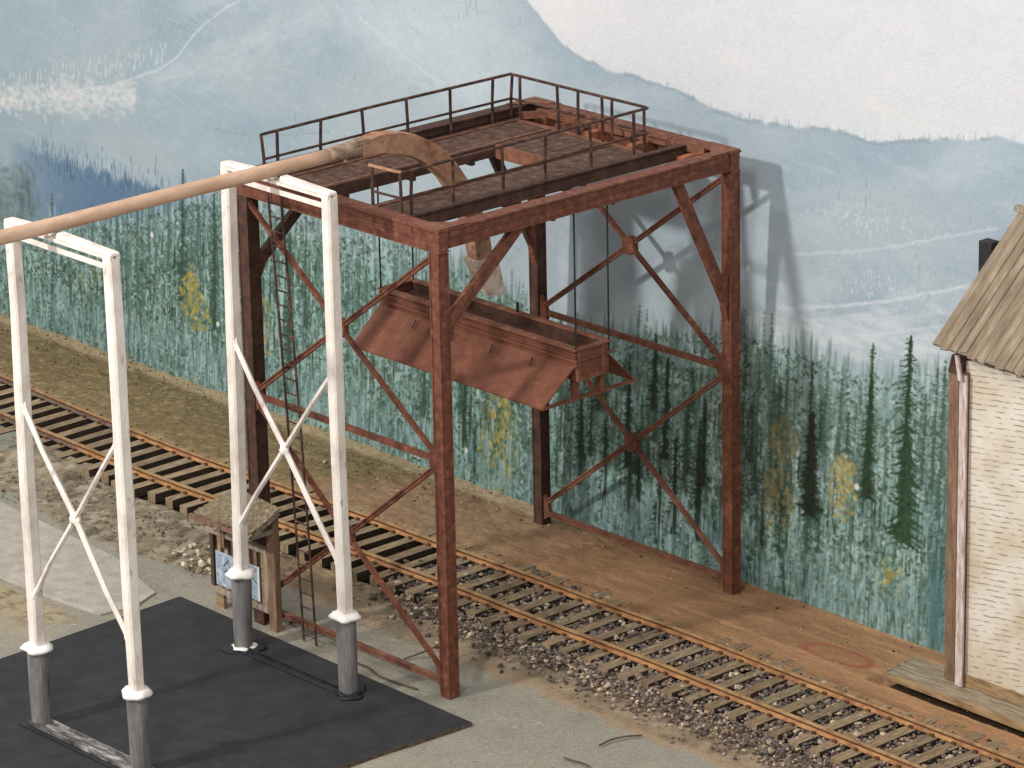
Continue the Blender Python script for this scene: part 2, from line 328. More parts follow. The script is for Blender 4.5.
    # long pale trunks, drawn in groups
    for i in range(900):
        x = rnd.uniform(-19, 6); top = float(interp(FTOP, x)); z = rnd.uniform(0, .9)*top; L = rnd.uniform(.2, .8)
        if fbm(np.array([[x]]), np.array([[z]]), 1.1, .7, 151)[0, 0] < .47: continue
        c = rnd.choice(lite); dx = rnd.gauss(0, .03)
        for q in np.linspace(0, 1, int(L/.05)+2): P.dab(x+dx*q+rnd.gauss(0, .004), z+L*q, rnd.uniform(.012, .022), .05, c, rnd.uniform(.35, .85), 0, .6)
    # scribbled branch texture
    for i in range(26000):
        x = rnd.uniform(-19, 6); top = float(interp(FTOP, x)); z = rnd.uniform(-.1, top)
        c = rnd.choice(dark+lite+mid); P.dab(x, z, rnd.uniform(.025, .075), rnd.uniform(.012, .028), c, rnd.uniform(.3, .9), rnd.choice([-1, 1])*rnd.uniform(.2, .9), .5)
    def fir(x, zt, zb, wd, c, a=.8, trunk=.014, one=0, step=.07):
        """a fir in broken drooping brush dabs"""
        c = np.array(c, float); z = zt; n = int((zt-zb)/.04)+1; lean = rnd.gauss(0, .015)
        for i in range(n):
            t = i/n; P.dab(x+lean*t+rnd.gauss(0, .006), zt-(zt-zb)*t, trunk*(.5+1.1*t)*rnd.uniform(.7, 1.4), .05, c+rnd.gauss(0, 5), a, 0, .5)
        while z > zb:
            t = (zt-z)/(zt-zb); gap = rnd.random() < .12
            for sgn in (-1, 1):
                if one and sgn != one and rnd.random() < .6: continue
                if gap and rnd.random() < .7: continue
                L = wd*(.20+.80*t**.65)*rnd.choice([.35, .55, .8, 1.0, 1.25]); dr = rnd.uniform(.35, .95); th = rnd.uniform(.014, .034)*(.6+.8*t)
                k = max(3, int(L/.022))
                for q in range(k):
                    u = (q+.5)/k; P.dab(x+lean*t+sgn*L*u, z-dr*L*u+.25*L*u*u, .03, th*(1.3-u), c+rnd.gauss(0, 7), a*rnd.uniform(.65, 1), -sgn*dr*.8, .5)
            z -= step*rnd.uniform(.5, 1.2)
        if wd > .12:
            for i in range(int(40*(zt-zb))):
                t = rnd.random()**.7; P.dab(x+rnd.gauss(0, 1)*wd*.32*t, zt-(zt-zb)*t, rnd.uniform(.02, .05), rnd.uniform(.02, .05), c+rnd.gauss(0, 8), a*rnd.uniform(.4, .9), rnd.uniform(-.8, .8), .5)
    D1 = (46, 66, 52); D2 = (58, 82, 70); D3 = (36, 50, 44)
    for i in range(110):     # rows of middling firs on the forest's upper edge
        x = rnd.uniform(-17, 5.5); top = float(interp(FTOP, x)); zt = top+rnd.uniform(-.6, .45); far = x < -7
        c = (78, 104, 100) if far else (92, 114, 106)
        fir(x, zt, zt-rnd.uniform(.6, 1.6), rnd.uniform(.04, .12), c, rnd.uniform(.2, .6), .009, 0, .06)
    for i in range(60):
        x = rnd.uniform(-6, 1.5); zt = rnd.uniform(.9, 2.9); fir(x, zt, zt-rnd.uniform(.5, 1.1), rnd.uniform(.08, .18), rnd.choice([D2, (42, 66, 56), (54, 80, 66)]), rnd.uniform(.5, .9), .022, 0, .06)
    def firp(t, b, wd, c, a=.85, tr=.02, one=0, step=.06): fir(t[0], t[1], b[1], wd, c, a, tr, one, step)
    firp((-12.28,3.27), (-12.40,1.22), .16, (52, 78, 72), .75); firp((-11.52,3.03), (-11.47,0.96), .14, (50, 76, 68), .75, .03)
    firp((-14.24,2.03), (-14.26,0.02), .14, (56, 82, 80), .5); firp((-15.62,2.23), (-15.71,-0.14), .12, (60, 84, 88), .5)
    firp((-9.73,2.78), (-9.48,0.41), .17, D2, .8, .05); firp((-9.37,2.78), (-9.26,1.45), .12, D2, .6)
    firp((-5.84,1.55), (-5.71,0.48), .14, D1, .8, .05); firp((-6.70,1.65), (-6.62,0.70), .1, D2, .7, .04)
    firp((-4.87,1.63), (-4.81,1.14), .09, D1, .8)
    for px in ((-2.06,2.97), (-2.54,2.58), (-2.97,1.57), (-1.82,2.68), (-1.62,1.62), (-1.09,2.30), (-2.31,1.59)):
        firp(px, (px[0], px[1]-rnd.uniform(1.0, 1.6)), .13, (36, 50, 46), .85, .03)
    firp((-1.18,1.86), (-0.99,0.32), .17, D3, .9, .05, -1); firp((-1.90,1.13), (-1.80,0.10), .12, D3, .85, .04)
    for px, d in (((-0.39,3.14), 1.3), ((-0.14,3.13), 1.1), ((0.14,3.10), .9), ((0.36,3.31), 1.2), ((1.05,3.00), .9), ((1.32,3.13), 1.0), ((2.92,3.63), 1.5), ((2.75,3.26), 1.2), ((3.04,3.76), 2)):
        firp(px, (px[0], px[1]-d), .09, (66, 92, 78), .7, .014)
    firp((0.79,3.24), (0.83,2.21), .05, (52, 66, 56), .8); firp((0.83,2.55), (0.80,1.23), .22, (38, 48, 38), .98, .10, 0, .035)
    firp((1.82,3.69), (1.93,1.69), .17, (48, 70, 46), .95, .035, 1, .07); firp((1.83,3.25), (1.91,1.68), .15, (40, 60, 44), .95, .06)
    firp((2.45,3.93), (2.57,1.32), .30, (42, 64, 44), .98, .05, 0, .05); firp((2.52,2.62), (2.57,1.25), .3, (48, 72, 52), .9, .05)
    def bush(c0, rx, rz, n, cols, a=.6):
        for i in range(n):
            an = rnd.uniform(0, 6.3); r = rnd.random()**.6
            P.dab(c0[0]+math.cos(an)*rx*r, c0[1]+math.sin(an)*rz*r, rnd.uniform(.02, .06), rnd.uniform(.02, .06), np.array(rnd.choice(cols))*rnd.uniform(.8, 1.05), a*rnd.uniform(.3, 1.0), rnd.uniform(-1, 1), .5)
    Yl = [(190, 170, 84), (174, 156, 80), (206, 188, 106), (150, 148, 88)]; Oc = [(142, 130, 92), (158, 142, 98), (126, 120, 90), (112, 116, 92)]; Gy = [(132, 144, 106), (146, 156, 116), (112, 130, 100), (90, 112, 88)]
    bush((-12.11,1.44), .26, .28, 90, Yl, .95); bush((-11.96,1.13), .36, .3, 130, Yl+Gy, .9); bush((-12.06,1.69), .12, .25, 26, Yl, .7)
    bush((-14.59,1.04), .3, .5, 60, Gy+Yl, .4); bush((-13.36,0.62), .35, .25, 50, Gy, .45); bush((-10.33,1.29), .26, .5, 90, Yl+Gy, .7)
    bush((-5.13,0.77), .42, .8, 330, Gy+Yl, .8); bush((-5.01,0.94), .12, .5, 45, Yl, .7); bush((-8.45,0.57), .2, .3, 30, Gy, .5)
    bush((0.34,2.09), .26, .3, 120, Oc, .7); bush((0.29,1.27), .3, .5, 180, Oc+[(176, 150, 84)], .65); bush((-0.91,2.20), .4, .6, 90, Oc+Gy, .35)
    bush((1.41,1.71), .26, .45, 170, Oc+Yl, .75); bush((1.39,1.95), .16, .14, 40, [(186, 184, 140), (160, 152, 96)], .8)
    bush((2.27,0.70), .28, .3, 70, [(158, 172, 128), (186, 184, 120), (150, 176, 160)], .7); bush((2.30,0.74), .08, .14, 20, [(170, 148, 64)], .8)
    for q in ((1.66,1.79), (-11.43,1.06), (-5.79,0.46), (-13.05,2.11), (-0.41,4.23)): P.dab(q[0], q[1], .05, .05, (226, 230, 228), .9)
    # pale foot of the wood
    for i in range(2400):
        x = rnd.uniform(-18, 5.5); P.dab(x, rnd.uniform(-.1, .75), rnd.uniform(.012, .03), rnd.uniform(.06, .3), rnd.choice([(146, 174, 176), (116, 150, 156), (160, 186, 184), (92, 124, 124)]), rnd.uniform(.25, .7))
    a = (3.10,0.67); P.mix(np.clip(1.3-np.hypot((X-a[0])/.2, (Z-a[1])/1.4), 0, 1)*.6, (66, 106, 112))
    C = np.clip(P.C + rng.normal(0, 2.0, U.shape)[..., None], 0, 255)
    lum = C.mean(-1, keepdims=True); C = lum+(C-lum)*1.03+np.array((1.5, 0, -1.5))
    return lin(C)*.90
def place_wall(U, V):
    y = 5.4+.055*V + .02*(fbm(U, V, .6, .6, 7)-.5)
    return np.stack([U, y, V], -1)
wallm = sheet_mat("matt_wall_paint", .62, .30, (9, 28), .03, .02)
wall = grid_obj("painted_backdrop", -20, 7.5, -.3, 10, 1420, 540, place_wall, paint_wall, wallm)
so = wall.modifiers.new("board", 'SOLIDIFY'); so.thickness = .12; so.offset = -1
tag(wall, "painted backdrop wall with snowy blue mountains above a green fir forest", "backdrop")

# ================================================================== the ground sheet
TRK = 2.56
def ground_h(U, V):
    h = .016*(fbm(U, V, 1.2, 1.2, 301)-.5)*2
    yc = np.interp(U, [-20, -16, -13, -9.8, -8, -5.7, -2, 1.5, 4.4, 9], [3.0, 2.82, 2.68, 2.59, 2.62, 2.69, 2.76, 2.79, 2.76, 2.72])
    rough = np.clip((V-.9)/.5, 0, 1)*np.clip(1-np.clip((U+6.2)/-2, 0, 1)*0, 0, 1)
    h += rough*(1-.6*np.clip((V-3.4)/.2, 0, 1)*np.clip((U+3)/2, 0, 1))*.035*(fbm(U, V, 6, 6, 311, 5)-.5)*2
    far = np.clip((V-yc-.63)/.08, 0, 1)*np.clip((5.2-V)/1.3, 0, 1)*(1-np.clip((U-3.3)/.1, 0, 1)*np.clip((V-3.9)/.08, 0, 1)); h += .118*far
    lf = np.clip((-5.0-U)/1.2, 0, 1)*np.clip((V-.2)/.6, 0, 1)*np.clip((1.85-V)/.2, 0, 1)
    h += lf*(.06*fbm(U, V, 3, 3, 321)-.01)
    nb = np.where(U < -9.6, .64, .91); inn = np.clip((V-yc+nb)/.08, 0, 1)*np.clip((yc+.66-V)/.05, 0, 1); h = h*(1-inn)-.04*inn; h += .10*(U < -9.8)*np.clip((V-yc+1.5)/.4, 0, 1)*np.clip((yc-.62-V)/.05, 0, 1)
    
    return h
def paint_ground(U, V):
    P = Painter(U, V); X, Y = U, V
    P.C[:] = (147, 141, 128)
    P.mix(fbm(X, Y, .5, .5, 201)*1.6-.5, (138, 137, 126)); P.mix((fbm(X, Y, 2.5, 2.5, 211)-.5)*2.5, (157, 149, 134)); P.mix((fbm(X, Y, 5, 5, 212)-.6)*3, (136, 128, 116))
    n = fbm(X, Y, 1.5, 1.5, 221)
    # dirt beside the track
    e = .95+.25*(n-.5)*2; e = np.where(X < -4.6, np.interp(X, [-20, -9, -7, -5.2, -4.6], [.9, .35, .2, .55, .9])+.25*(n-.5)*2, e)
    dirt = np.clip((Y-e)/.12, 0, 1)
    P.mix(dirt, (132, 112, 90)); P.mix(dirt*np.clip((fbm(X, Y, 4, 4, 231)-.45)*4, 0, 1), (158, 136, 108)); P.mix(dirt*np.clip((fbm(X, Y, 8, 8, 241)-.55)*5, 0, 1), (94, 80, 66))
    P.mix(dirt*(X > -3.2)*.55, (146, 132, 112))
    P.mix(dirt*np.clip((-5.3-X)/1.0, 0, 1)*.75, (134, 124, 106)); P.mix(dirt*np.clip((-5.3-X)/1, 0, 1)*np.clip((fbm(X, Y, 7, 7, 251)-.48)*5, 0, 1)*.8, (166, 154, 134)); P.mix(dirt*np.clip((-5.3-X)/1, 0, 1)*np.clip((fbm(X, Y, 9, 5, 252)-.56)*6, 0, 1)*.7, (84, 76, 64))
    edge = np.clip(1-np.abs(Y-e)/.16, 0, 1)*(X > -4); P.mix(edge*.5*(n > .42), (168, 132, 98))
    # dark strip painted in for the shade in the gaps between sleepers
    yc = np.interp(X, [-20, -16, -13, -9.8, -8, -5.7, -2, 1.5, 4.4, 9], [3.0, 2.82, 2.68, 2.59, 2.62, 2.69, 2.76, 2.79, 2.76, 2.72]); gap_shade = np.clip((Y-yc+np.where(X < -9.6, .62, .90))/.05, 0, 1)*np.clip((yc+.66-Y)/.03, 0, 1)
    P.mix(gap_shade, (34, 28, 24)); P.mix(gap_shade*np.clip((X+4.0)/1, 0, 1)*.5, (80, 68, 58))
    # beyond the track: olive turf to the left, tan boards and dust to the right
    far = np.clip((Y-yc-.64)/.04, 0, 1)
    tan = np.zeros(P.C.shape); tan[:] = (166, 128, 95)
    def tm(mask, c):
        k = np.clip(mask, 0, 1)[..., None]; tan[:] = tan*(1-k)+np.array(c, float)*k
    tm((fbm(X, Y, .8, 1.5, 261)-.4)*2.5, (150, 114, 84)); tm((fbm(X, Y, .9, 9, 271)-.5)*3.4, (186, 146, 109)); tm((fbm(X, Y, 1.2, 14, 281)-.55)*4*(np.clip((X+.5)/1, 0, 1)), (160, 122, 90))
    tm(np.clip((-2.2-X)/1.6, 0, 1)*.8, (142, 118, 92)); tm(np.clip((-1.5-X)/1.6, 0, 1)*np.clip((fbm(X, Y, 3, 3, 291)-.5)*4, 0, 1)*.6, (124, 98, 76))
    P.C = P.C*(1-far[..., None])+tan*far[..., None]
    ol = far*np.clip((-6.3-X+1.6*(n-.5)+(Y-4.4)*.8)/.5, 0, 1)
    P.mix(ol, (124, 108, 78)); P.mix(ol*np.clip((fbm(X, Y, 3, 3, 301)-.45)*3, 0, 1), (136, 120, 88)); P.mix(ol*np.clip((fbm(X, Y, 12, 12, 311)-.5)*4, 0, 1)*.7, (104, 90, 62)); P.mix(ol*np.clip((fbm(X, Y, 14, 14, 315)-.62)*6, 0, 1)*.6, (170, 154, 112))
    q = np.clip((Y-5.05-.12*(n-.5))/.1, 0, 1)*(X < 6); P.mix(q*np.clip((-2-X)/2, 0, 1)*.7, (176, 158, 128))
    P.mix(far*(X > 3.5)*np.clip((Y-4.02)/.05, 0, 1)*np.clip((4.9-Y)/.1, 0, 1), (70, 54, 42)); ed = far*np.clip(1-np.abs(Y-3.5-.1*(n-.5))/.16, 0, 1)*np.clip((X+4)/1, 0, 1); P.mix(ed*.55, (122, 92, 68))  # first mix darkens the ground under the platform, painted shade for the gap
    # old red paint ring
    dx = (X-2.50)/.50; dy = (Y-4.28)/.24; d = np.hypot(dx, dy); ring = np.clip(1-np.abs(d-1)/.22, 0, 1)*(.45+.9*fbm(X, Y, 2, 2, 331))*.8
    P.mix(ring*1.3, (156, 88, 74)); P.mix((d < 1)*.25, (176, 122, 84))
    # orange dust at the kerb of the black card, sand patch at the left
    s = np.clip(1.4-np.hypot((X+6.8)/1.3, (Y+2.55)/.9), 0, 1); P.mix(s*np.clip(fbm(X, Y, 3, 3, 341)*2-.3, 0, 1)*.7, (172, 154, 120))
    s = np.clip((-5.3-X)/.5, 0, 1)*np.clip((-1.55-Y)/.12, 0, 1)*np.clip((Y+2.4)/.5, 0, 1); P.mix(s*.8, (164, 150, 122)); P.mix(s*np.clip((fbm(X, Y, 9, 9, 351)-.5)*6, 0, 1), (128, 112, 88))
    p = np.clip(1.5-np.hypot((X+11.9)/.55, (Y-1.75)/.35)*1.2, 0, 1); P.mix(p, (134, 134, 122))
    for i in range(500):
        x = rnd.uniform(-9, 5); y = rnd.uniform(-5, 1.1); P.dab(x, y, rnd.uniform(.015, .035), rnd.uniform(.01, .03), rnd.choice([(196, 188, 172), (112, 100, 88), (182, 172, 150), (120, 112, 100)]), rnd.uniform(.4, .9))
    return lin(np.clip(P.C + rng.normal(0, 3.5, U.shape)[..., None], 0, 255))*1.0
def place_ground(U, V): return np.stack([U, V, ground_h(U, V)], -1)
groundm = sheet_mat("ground_dirt", .92, .55, (14, 34), .08, .035, .15)
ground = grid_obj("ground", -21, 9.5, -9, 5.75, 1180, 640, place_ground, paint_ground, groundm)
tag(ground, None, None, None, 'structure')

# ================================================================== railway track
def build_track():
    root = thing("railway_track", (-6, TRK, 0), "rusty single railway track on wooden sleepers running under the gantry", "railway track")
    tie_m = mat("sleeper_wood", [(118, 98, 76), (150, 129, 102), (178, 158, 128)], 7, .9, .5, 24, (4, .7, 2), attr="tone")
    tie_d = mat("sleeper_side_shade", [(52, 42, 34), (74, 62, 50)], 7, .95, .3, 24); head_m = mat("rail_head", [(120, 92, 62), (156, 122, 84), (176, 144, 102)], 6, .45, .2); web_m = mat("rail_web_dark", [(76, 50, 34), (108, 70, 44)], 7, .9, .2); spike_m = mat("spike_iron", [(74, 50, 34), (112, 76, 48)], 9)  # sleeper sides coloured dark to stand in for shade in the gaps
    rail_m = bpy.data.materials.new("rail_rust"); rail_m.use_nodes = True
    nt = rail_m.node_tree; N = nt.nodes; K = nt.links; b = N["Principled BSDF"]; b.inputs["Roughness"].default_value = .55; b.inputs["Specular IOR Level"].default_value = .4
    geo = N.new("ShaderNodeNewGeometry"); sp = N.new("ShaderNodeSeparateXYZ"); K.new(geo.outputs["Position"], sp.inputs[0])
    nz = N.new("ShaderNodeTexNoise"); nz.inputs["Scale"].default_value = 5; nz.inputs["Detail"].default_value = 5; K.new(geo.outputs["Position"], nz.inputs["Vector"])
    cr = N.new("ShaderNodeValToRGB"); e = cr.color_ramp.elements; e[0].position = .35; e[0].color = L4((138, 94, 60)); e[1].position = .68; e[1].color = L4((186, 138, 90)); K.new(nz.outputs["Fac"], cr.inputs[0])
    cg = N.new("ShaderNodeValToRGB"); e = cg.color_ramp.elements; e[0].position = .35; e[0].color = L4((84, 70, 60)); e[1].position = .68; e[1].color = L4((122, 104, 90)); K.new(nz.outputs["Fac"], cg.inputs[0])
    mr = N.new("ShaderNodeMapRange"); mr.inputs[1].default_value = -10.9; mr.inputs[2].default_value = -10.1; K.new(sp.outputs[0], mr.inputs[0])
    mx = N.new("ShaderNodeMix"); mx.data_type = 'RGBA'; K.new(mr.outputs[0], mx.inputs[0]); K.new(cg.outputs[0], mx.inputs[6]); K.new(cr.outputs[0], mx.inputs[7]); K.new(mx.outputs[2], b.inputs["Base Color"])
    bp = N.new("ShaderNodeBump"); bp.inputs["Strength"].default_value = .2; bp.inputs["Distance"].default_value = .02; K.new(nz.outputs["Fac"], bp.inputs["Height"]); K.new(bp.outputs[0], b.inputs["Normal"])
    G = .478; zt = .12
    YC = lambda x: float(np.interp(x, [-20, -16, -13, -9.8, -8, -5.7, -2, 1.5, 4.4, 9], [3.0, 2.82, 2.68, 2.59, 2.62, 2.69, 2.76, 2.79, 2.76, 2.72]))
    prof = [(-.056, 0), (.056, 0), (.056, .014), (.016, .036), (.013, .058), (.026, .064), (.026, .082), (.019, .088), (-.019, .088), (-.026, .082), (-.026, .064), (-.013, .058), (-.016, .036), (-.056, .014)]
    for sgn in (-1, 1):
        m = MB(); xs = np.arange(-20, 9.1, .5)
        for x in xs:
            dy = .008*math.sin(x*.9+sgn)+(.005*math.sin(x*2.3)); dz = .004*math.sin(x*1.7)
            m.v += [(x, YC(x)+sgn*G+p[0]+dy, zt+p[1]+dz+.002) for p in prof]
        n = len(prof)
        for i in range(len(xs)-1):
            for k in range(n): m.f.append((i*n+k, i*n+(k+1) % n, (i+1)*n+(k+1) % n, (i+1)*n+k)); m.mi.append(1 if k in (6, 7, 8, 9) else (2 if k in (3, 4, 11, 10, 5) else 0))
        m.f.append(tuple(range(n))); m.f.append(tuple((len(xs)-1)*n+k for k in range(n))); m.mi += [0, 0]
        m.build("rail", [rail_m, head_m, web_m], root)  # web and underside of the head in a darker brown
    x = -19.6; i = 0
    while x < 8.8:
        m = MB(); L = .88+rnd.uniform(-.03, .03); sk = rnd.gauss(0, .012); wd = .085+rnd.uniform(-.006, .008); oy = rnd.gauss(0, .02)
        cy = YC(x); z0, z1 = zt-.14, zt+rnd.uniform(-.004, .0)
        P8 = [(x-wd-sk, cy-L+oy, z0), (x+wd-sk, cy-L+oy, z0), (x+wd+sk, cy+L+oy, z0), (x-wd+sk, cy+L+oy, z0)]
        P8 += [(p[0], p[1], z1) for p in P8]
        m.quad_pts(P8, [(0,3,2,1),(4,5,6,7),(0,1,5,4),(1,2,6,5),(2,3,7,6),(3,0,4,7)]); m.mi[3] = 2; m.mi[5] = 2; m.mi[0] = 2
        for sgn in (-1, 1):
            for s2 in (-1, 1):
                yy = cy+sgn*G+s2*.07; m.box((x-.028, yy-.018, z1), (x+.028, yy+.018, z1+.032), 3)
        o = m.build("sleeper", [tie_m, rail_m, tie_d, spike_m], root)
        t = rnd.uniform(.74, 1.08) if x < -4.5 else rnd.uniform(.60, 1.0); wm = rnd.uniform(.96, 1.04)
        a = o.data.color_attributes.new("tone", 'FLOAT_COLOR', 'POINT'); a.data.foreach_set("color", [t*wm, t, t/wm, 1]*len(o.data.vertices))
        x += .36+rnd.uniform(-.02, .02); i += 1
build_track()

# ballast
def chips(n, place, size, cols, name, label, cat='ballast', flat=.75, seed=1):
    r = random.Random(seed); V = []; F = []; C = []
    ico = [(0,0,1),(.9,0,.35),(.28,.85,.35),(-.72,.53,.35),(-.72,-.53,.35),(.28,-.85,.35),(.72,.53,-.4),(-.28,.85,-.4),(-.9,0,-.4),(-.28,-.85,-.4),(.72,-.53,-.4),(0,0,-.9)]
    fc = [(0,1,2),(0,2,3),(0,3,4),(0,4,5),(0,5,1),(1,6,2),(2,7,3),(3,8,4),(4,9,5),(5,10,1),(6,7,2),(7,8,3),(8,9,4),(9,10,5),(10,6,1),(11,7,6),(11,8,7),(11,9,8),(11,10,9),(11,6,10)]
    k = 0
    while k < n:
        p = place(r)
        if p is None: continue
        k += 1
        s = size*r.uniform(.45, 1.25)*(1.0 if r.random() < .93 else 1.5); b = len(V)
        E3 = Matrix.Rotation(r.uniform(0, 6.3), 3, 'Z') @ Matrix.Rotation(r.uniform(-.5, .5), 3, 'X'); sx, sy, sz = s*r.uniform(.7, 1.3), s*r.uniform(.6, 1), s*flat*r.uniform(.6, 1.1)
        c = lin(r.choice(cols))*r.uniform(.8, 1.15)
        for q in ico:
            v = E3 @ Vector((q[0]*sx*r.uniform(.75, 1.2), q[1]*sy*r.uniform(.75, 1.2), q[2]*sz*r.uniform(.75, 1.2))); V.append((p[0]+v.x, p[1]+v.y, p[2]+v.z+sz*.3)); C += [c[0], c[1], c[2], 1]
        F += [tuple(i+b for i in f) for f in fc]
    me = bpy.data.meshes.new(name); me.from_pydata(V, [], F); a = me.color_attributes.new("tone", 'FLOAT_COLOR', 'POINT'); a.data.foreach_set("color", C)
    me.materials.append(STONE); o = bpy.data.objects.new(name, me); COL.objects.link(o); return tag(o, label, cat, None, 'stuff')
STONE = mat("crushed_stone", [(210, 205, 200), (250, 248, 245)], 9, .9, .3, 40, attr="tone")
SC = [(112, 102, 96), (92, 84, 82), (136, 124, 114), (108, 102, 104), (150, 132, 116), (80, 72, 68), (124, 112, 104), (182, 164, 144), (100, 94, 92), (204, 188, 168), (150, 122, 100)]
def pl_in(r):
    x = r.uniform(-3.9, 8.5); y = r.uniform(1.95, 3.6)
    if x < -3 and r.random() > (x+3.9)/.9: return None
    return (x, y, .055+r.uniform(-.03, .045))
def pl_near(r):
    x = r.uniform(-3.4, 8.5); y = 1.95-abs(r.gauss(0, .30))
    if y < 1.0+.12*math.sin(x*2.1)+.1*math.sin(x*5.3): 
        if r.random() > .03: return None
    if x < -2.6 and r.random() < .5: return None
    return (x, y, .01+.035*max(0, min(1, (y-1.0)/.9))+r.uniform(-.01, .015))
def pl_far(r):
    x = r.uniform(-3.5, 8.5); y = 3.38+abs(r.gauss(0, .16)); return (x, y, .085+r.uniform(-.01, .01))
chips(11500, pl_in, .036, SC, "track_ballast", "grey and cream crushed stone between the sleepers of the track", seed=3)
chips(4200, pl_near, .031, SC, "shoulder_ballast", "loose crushed stone along the near side of the track", seed=4)
chips(420, pl_far, .032, [(120, 84, 60), (150, 108, 78), (92, 66, 50), (60, 48, 42), (176, 140, 104)], "far_side_grit", "brown grit scattered along the far side of the track", seed=5)
def pl_loose(r):
    c = [(-6.0, .75), (-5.7, .6), (-5.3, .62), (-6.3, .9)][r.randrange(4)]; return (c[0]+r.gauss(0, .28), c[1]+r.gauss(0, .16), .045)
chips(60, pl_loose, .05, [(216, 204, 184), (190, 176, 150), (150, 136, 114), (228, 220, 206)], "loose_pale_stones", "pale stones lying where the sleepers end beside the dirt bank", seed=6)
def pl_dirt(r): return (r.uniform(-13, -5), r.uniform(.3, 1.7), .035)
chips(600, pl_dirt, .022, [(150, 138, 116), (168, 156, 134), (128, 116, 96), (118, 106, 88)], "dirt_grit", "fine grey grit on the dirt left of the track", seed=8)
def pl_olive(r): return (r.uniform(-18, -5), r.uniform(3.7, 5.4), .075)
chips(900, pl_olive, .022, [(150, 134, 98), (108, 94, 64), (172, 156, 120), (96, 82, 56)], "turf_crumbs", "brown crumbs scattered on the olive turf below the painted forest", seed=9)
def pl_tan(r): return (r.uniform(-5, 6), r.uniform(3.6, 5.3), .055 if r.random() < .5 else .03)
chips(260, pl_tan, .02, [(120, 84, 60), (196, 160, 120), (92, 66, 50)], "dust_crumbs", "small crumbs on the tan ground behind the track", seed=10)

# pale slab at the left
m = MB(); slab = [(-9.9, .22), (-6.79, .03), (-5.42, -.38), (-5.22, -.9), (-5.32, -1.37), (-6.2, -1.47), (-7.4, -1.52), (-10.6, -1.6)]
m.prism(slab, -.03, .03, 2)
slabm = mat("pale_plaster_slab", [(154, 146, 136), (170, 162, 151), (184, 176, 166)], 4, .95, .5, 26, speck=((120, 112, 100), 16, .66))
o = m.build("pale_slab", slabm, None, .012, origin=(-7.5, -.7, 0)); tag(o, "pale plaster slab lying on the dirt at the left edge", "slab")
m = MB(); m.prism([(-12.9, 1.9), (-11.7, 2.02) , (-11.3, 1.56), (-11.4, 1.1), (-12.9, 1.0)], -.03, .10, 2)
o = m.build("grey_slab", mat("grey_green_slab", [(120, 120, 108), (142, 140, 128)], 4, .95, .3, 26), None, .01, origin=(-12, 1.5, 0)); 
o.name = "grey_slab"; tag(o, "small grey green slab against the near rail at the far left", "slab")

# ================================================================== black card under the pipe supports
m = MB(); m.prism([(-5.03, -.28), (.80, -.34), (.70, -2.3), (.55, -5.6), (-4.86, -5.6)], .006, .05, 2)
m.mi = [1, 0] + [1]*5
o = m.build("black_card_sheet", [MAT, MATE], None, origin=(-2, -2.5, 0)); tag(o, "large black card sheet under the white pipe supports", "card sheet")

